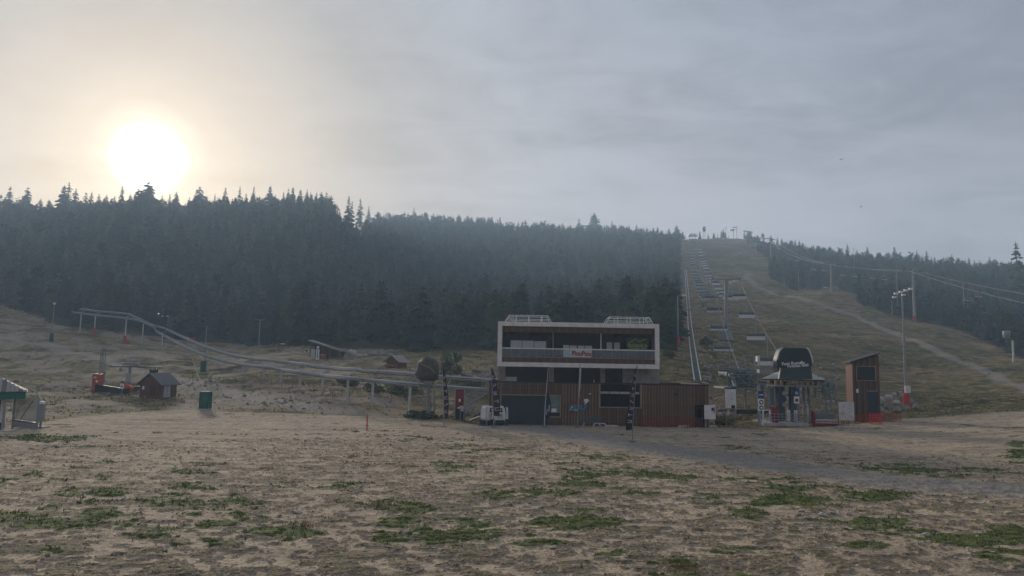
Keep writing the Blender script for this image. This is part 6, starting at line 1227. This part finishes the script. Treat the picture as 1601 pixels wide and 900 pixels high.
p, _ = ridge(1080, 500, 680); s = pxm(p); p = Vector((on_line(598), 598, zt(on_line(598), 598))); r_ = empty('top_station', p, 0, 'small open chairlift top station on the crest at the head of the slope', 'lift station')
for a in (-2.4, 0, 2.4): MB().bar((a, 0, -.5), (a, 0, 6.4), .2).build('column', GALVD, r_)
MB().cbox(0, 0, 6.7, 7.5, 4, .5).build('roof', GALVD, r_); MB().cbox(0, 0, 3.0, 6.8, 2, 2.0).build('cabin', GALVD, r_, bevel=.2); MB().cbox(0, 0, 8.2, 6, 2.5, .35).bar((-2, 0, 6.8), (-2, 0, 8.1), .12).bar((2, 0, 6.8), (2, 0, 8.1), .12).build('gantry', GALVD, r_)
p, _ = ridge(1135, 500, 680); lamp = empty('small_mast', p, 0, 'thin mast with a flat lamp head between the trees on the crest', 'mast'); MB().bar((0, 0, -.5), (0, 0, 9.4), .14).build('pole', GALVD, lamp); MB().cbox(0, 0, 9.4, 2.2, .6, .45).build('lamp_head', GALVD, lamp)
for i, (px, h_) in enumerate(((1094, 7), (1107, 4.5), (1116, 5.5), (1122, 4.0), (1128, 7.5), (1131, 8.5), (1134, 6), (1164, 7.5), (1168, 6.5), (1139, 3))):
    p, _ = ridge(px, 500, 680); spruce(p, h_, i % 6, 1.25, 'small dark spruce among those spread along the bare crest', 'small spruces on the crest', 'spruce_tree')
# right lift: pylons, ropes and chairs
rA = hit(1430, 502); rB = hit(1300, 456); rC = hit(1205, 412)
RH = [(rC, 40/pxm(rC)), (rB, 44/pxm(rB)), (rA, 80/pxm(rA))]
labs = ['far thin pylon of the right lift below the crest trees', 'grey pylon of the right lift standing on the grassy mound', 'tall grey pylon of the right lift with white lamps on its arm, against the forest']
for (p, H_), lab in zip(RH, labs): pylon(p, H_, 3.0, lab, .42, ang=.5)
tag(MB().lathe([(.5, .0), (.6, .3), (.5, 1.6)], rA, 8).build('crash_pad', ORANGE), 'orange pad round the foot of the tall right pylon', 'crash pad')
end = [P(1760, 505, 150), P(1760, 480, 158)]
for k_, lab in ((0, 'lower rope of the right lift crossing the forest'), (1, 'upper rope of the right lift crossing the forest')):
    sgn = -1 if k_ == 0 else 1; tops_ = [p+Vector((sgn*2.6, sgn*1.2, H_-.1)) for p, H_ in RH]+[end[k_]]; pts = []
    for a, b_ in zip(tops_[:-1], tops_[1:]):
        for i in range(8): u = i/8; pts.append(a.lerp(b_, u)-Vector((0, 0, 4*u*(1-u)*(b_-a).length*.015)))
    pts.append(tops_[-1]); o = MB().tube([v-pts[0] for v in pts], .075, 5).build('lift_rope', GALV, loc=pts[0]); tag(o, lab, 'cable')
    for i in range(1, len(pts)-1, 3):
        q2 = pts[i]; pxq, pyq = proj(q2.x, q2.y, q2.z)
        if 1210 < pxq < 1595 and i % 8 != 0: chair(q2, .5, 'empty chair hanging from the %s right lift rope before the forest' % ('lower' if k_ == 0 else 'upper'), 'chairs on the %s right rope' % ('lower' if k_ == 0 else 'upper'), 1.0)
for px, bot, top, lab, hd in ((1336, 430, 386, 'slim lamp mast with a dark flat head on the right forest ridge', 'arm'), (1404, 488, 425, 'thin grey mast just left of the tall right pylon', 't'), (1509, 515, 440, 'thin grey mast standing alone against the right forest', None), (1395, 492, 470, 'short white stake at the forest edge left of the masts', None), (1262, 467, 455, 'short white stake beside the upper dirt track', None),
                              (1249, 452, 420, 'thin mast in the forest corner left of the mound', 't'), (1226, 446, 434, 'short stake at the forest edge below the crest', None), (1181, 402, 384, 'tiny pole at the crest end of the forest', 't'), (1286, 458, 448, 'small dark-headed snow lance left of the mound pylon', 'arm')):
    lamp_post(px, bot, top, lab, hd, .12)
# snow lances at the far track and birds
for px, py, lab in ((1315, 249, 'upper one of two small birds in the right sky'), (1346, 323, 'lower one of two small birds in the right sky')):
    p = P(px, py, 70); r_ = empty('bird', p, .4, lab, 'bird'); MB().lathe([(.01, -.13), (.035, -.06), (.04, .02), (.01, .12)], (0, 0, 0), 6).build('body', BLACK, r_); r_.children[0].rotation_euler = (0, R(90), 0)
    MB().add([(0, -.04, 0), (0, .05, 0), (-.02, .16, .07), (-.02, .30, .05), (.03, .16, .07)], [(0, 1, 2), (2, 1, 4), (2, 3, 4)]).add([(0, .04, 0), (0, -.05, 0), (-.02, -.16, .07), (-.02, -.30, .05), (.03, -.16, .07)], [(0, 1, 2), (2, 1, 4), (2, 3, 4)]).build('wings', BLACK, r_)

# ------------------------------------------------------------------ grass: blades in tufts, thick where the cover map says grass
def tufts(name, n, region, want, c_list, hlo, hhi, seed, blades=6, wid=.006):
    rg = np.random.default_rng(seed); r0_, r1_ = region
    rad = np.sqrt(rg.uniform(0, 1, n)*(r1_**1.0-r0_**1.0)**2)  # denser towards the camera
    rad = r0_+rad; az = rg.uniform(R(-38), R(38), n); x = rad*np.sin(az); y = rad*np.cos(az); z = height(x, y)
    sa, gr, gp = grassmask(x, y, z); d_ = dist_poly(road_pts, x, y); ok = rg.uniform(0, 1, n) < want(sa, gr, gp, fbm(x*.6, y, .42, 4, 5, .6), rad); ok &= (d_ > 3.2); ok &= ~((np.abs(x-8) < 12) & (y > 66.5) & (y < 80)); x, y, z = x[ok], y[ok], z[ok]; k_ = len(x); rad = rad[ok]
    nb = blades; a = rg.uniform(0, 6.283, (k_, nb)); ln = rg.uniform(hlo, hhi, (k_, 1))*rg.uniform(.5, 1.1, (k_, nb)); tl = rg.uniform(.15, 1.1, (k_, nb)); sp_ = rg.uniform(0, .07, (k_, nb))
    w_ = (wid+rad[:, None]*.00045)*rg.uniform(.7, 1.4, (k_, nb)); bx_ = x[:, None]+np.cos(a)*sp_; by_ = y[:, None]+np.sin(a)*sp_; bz_ = z[:, None]-.01+0*a
    tx = bx_+np.cos(a)*ln*np.sin(tl); ty = by_+np.sin(a)*ln*np.sin(tl); tz = bz_+ln*np.cos(tl); pa = a+rg.uniform(-.6, .6, a.shape)+1.57
    v = np.stack([np.stack([bx_-np.cos(pa)*w_, by_-np.sin(pa)*w_, bz_], -1), np.stack([bx_+np.cos(pa)*w_, by_+np.sin(pa)*w_, bz_], -1), np.stack([tx, ty, tz], -1)], 2).reshape(-1, 3)
    nf = len(v)//3; me = bpy.data.meshes.new(name); me.vertices.add(len(v)); me.vertices.foreach_set('co', v.astype(np.float32).ravel()); me.loops.add(3*nf); me.loops.foreach_set('vertex_index', np.arange(3*nf, dtype=np.int32)); me.polygons.add(nf); me.polygons.foreach_set('loop_start', np.arange(0, 3*nf, 3, dtype=np.int32))
    for m in c_list: me.materials.append(m)
    me.polygons.foreach_set('material_index', np.repeat(rg.integers(0, len(c_list), k_), nb).astype(np.int32)); me.update(calc_edges=True); o = bpy.data.objects.new(name, me); col.objects.link(o); o['kind'] = 'stuff'; return nf
GR = [mat('grass blade green', (.080, .135, .028), .85, .3, .8, spec=.1), mat('grass blade olive', (.12, .13, .038), .85, .3, .8, spec=.1), mat('grass blade dry', (.22, .165, .08), .85, .3, .8, spec=.1), mat('low weed brown', (.14, .10, .055), .9, .3, .8, spec=.1)]
t1 = tufts('grass', 90000, (15, 62), lambda sa, gr, gp, n_, r: sa*np.clip(gr*1.1, 0, 1)*np.where(r < 40, 1, .6), [GR[0], GR[0], GR[1]], .05, .15, 3, 6)
t2 = tufts('low_weeds', 90000, (15, 55), lambda sa, gr, gp, n_, r: sa*sst(.50, .66, n_)*.75, [GR[3], GR[3], GR[1], GR[2]], .02, .07, 4, 4)
t3 = tufts('dry_grass', 60000, (62, 130), lambda sa, gr, gp, n_, r: (1-sa)*gr*.5*sst(128, 84, r), [GR[1], GR[2], GR[1], GR[2]], .08, .26, 5, 4, .012)
for px, py in ((480, 824), (592, 793), (1070, 890)):
    c0 = hit(px, py); q_ = MB(); rd = random.Random(px)
    for i in range(110):
        a = rd.uniform(0, 6.28); r0_ = rd.uniform(0, .5); b0 = Vector((math.cos(a)*r0_*1.5, math.sin(a)*r0_, -.02)); l_ = rd.uniform(.15, .42); t_ = b0+Vector((rd.uniform(-.12, .12), rd.uniform(-.1, .1), l_)); q_.add([b0-Vector((.008, 0, 0)), b0+Vector((.008, 0, 0)), t_], [(0, 1, 2)])
    tag(q_.build('grass_tuft', GR[2], loc=c0), {480: 'tall dry grass tuft in the sand, left of the middle', 592: 'sparse dry grass tuft with reddish stalks above the large green patch', 1070: 'dry grass tuft in the green patch at the bottom edge'}[px], 'grass tuft')
print('grass faces', t1, t2, t3)
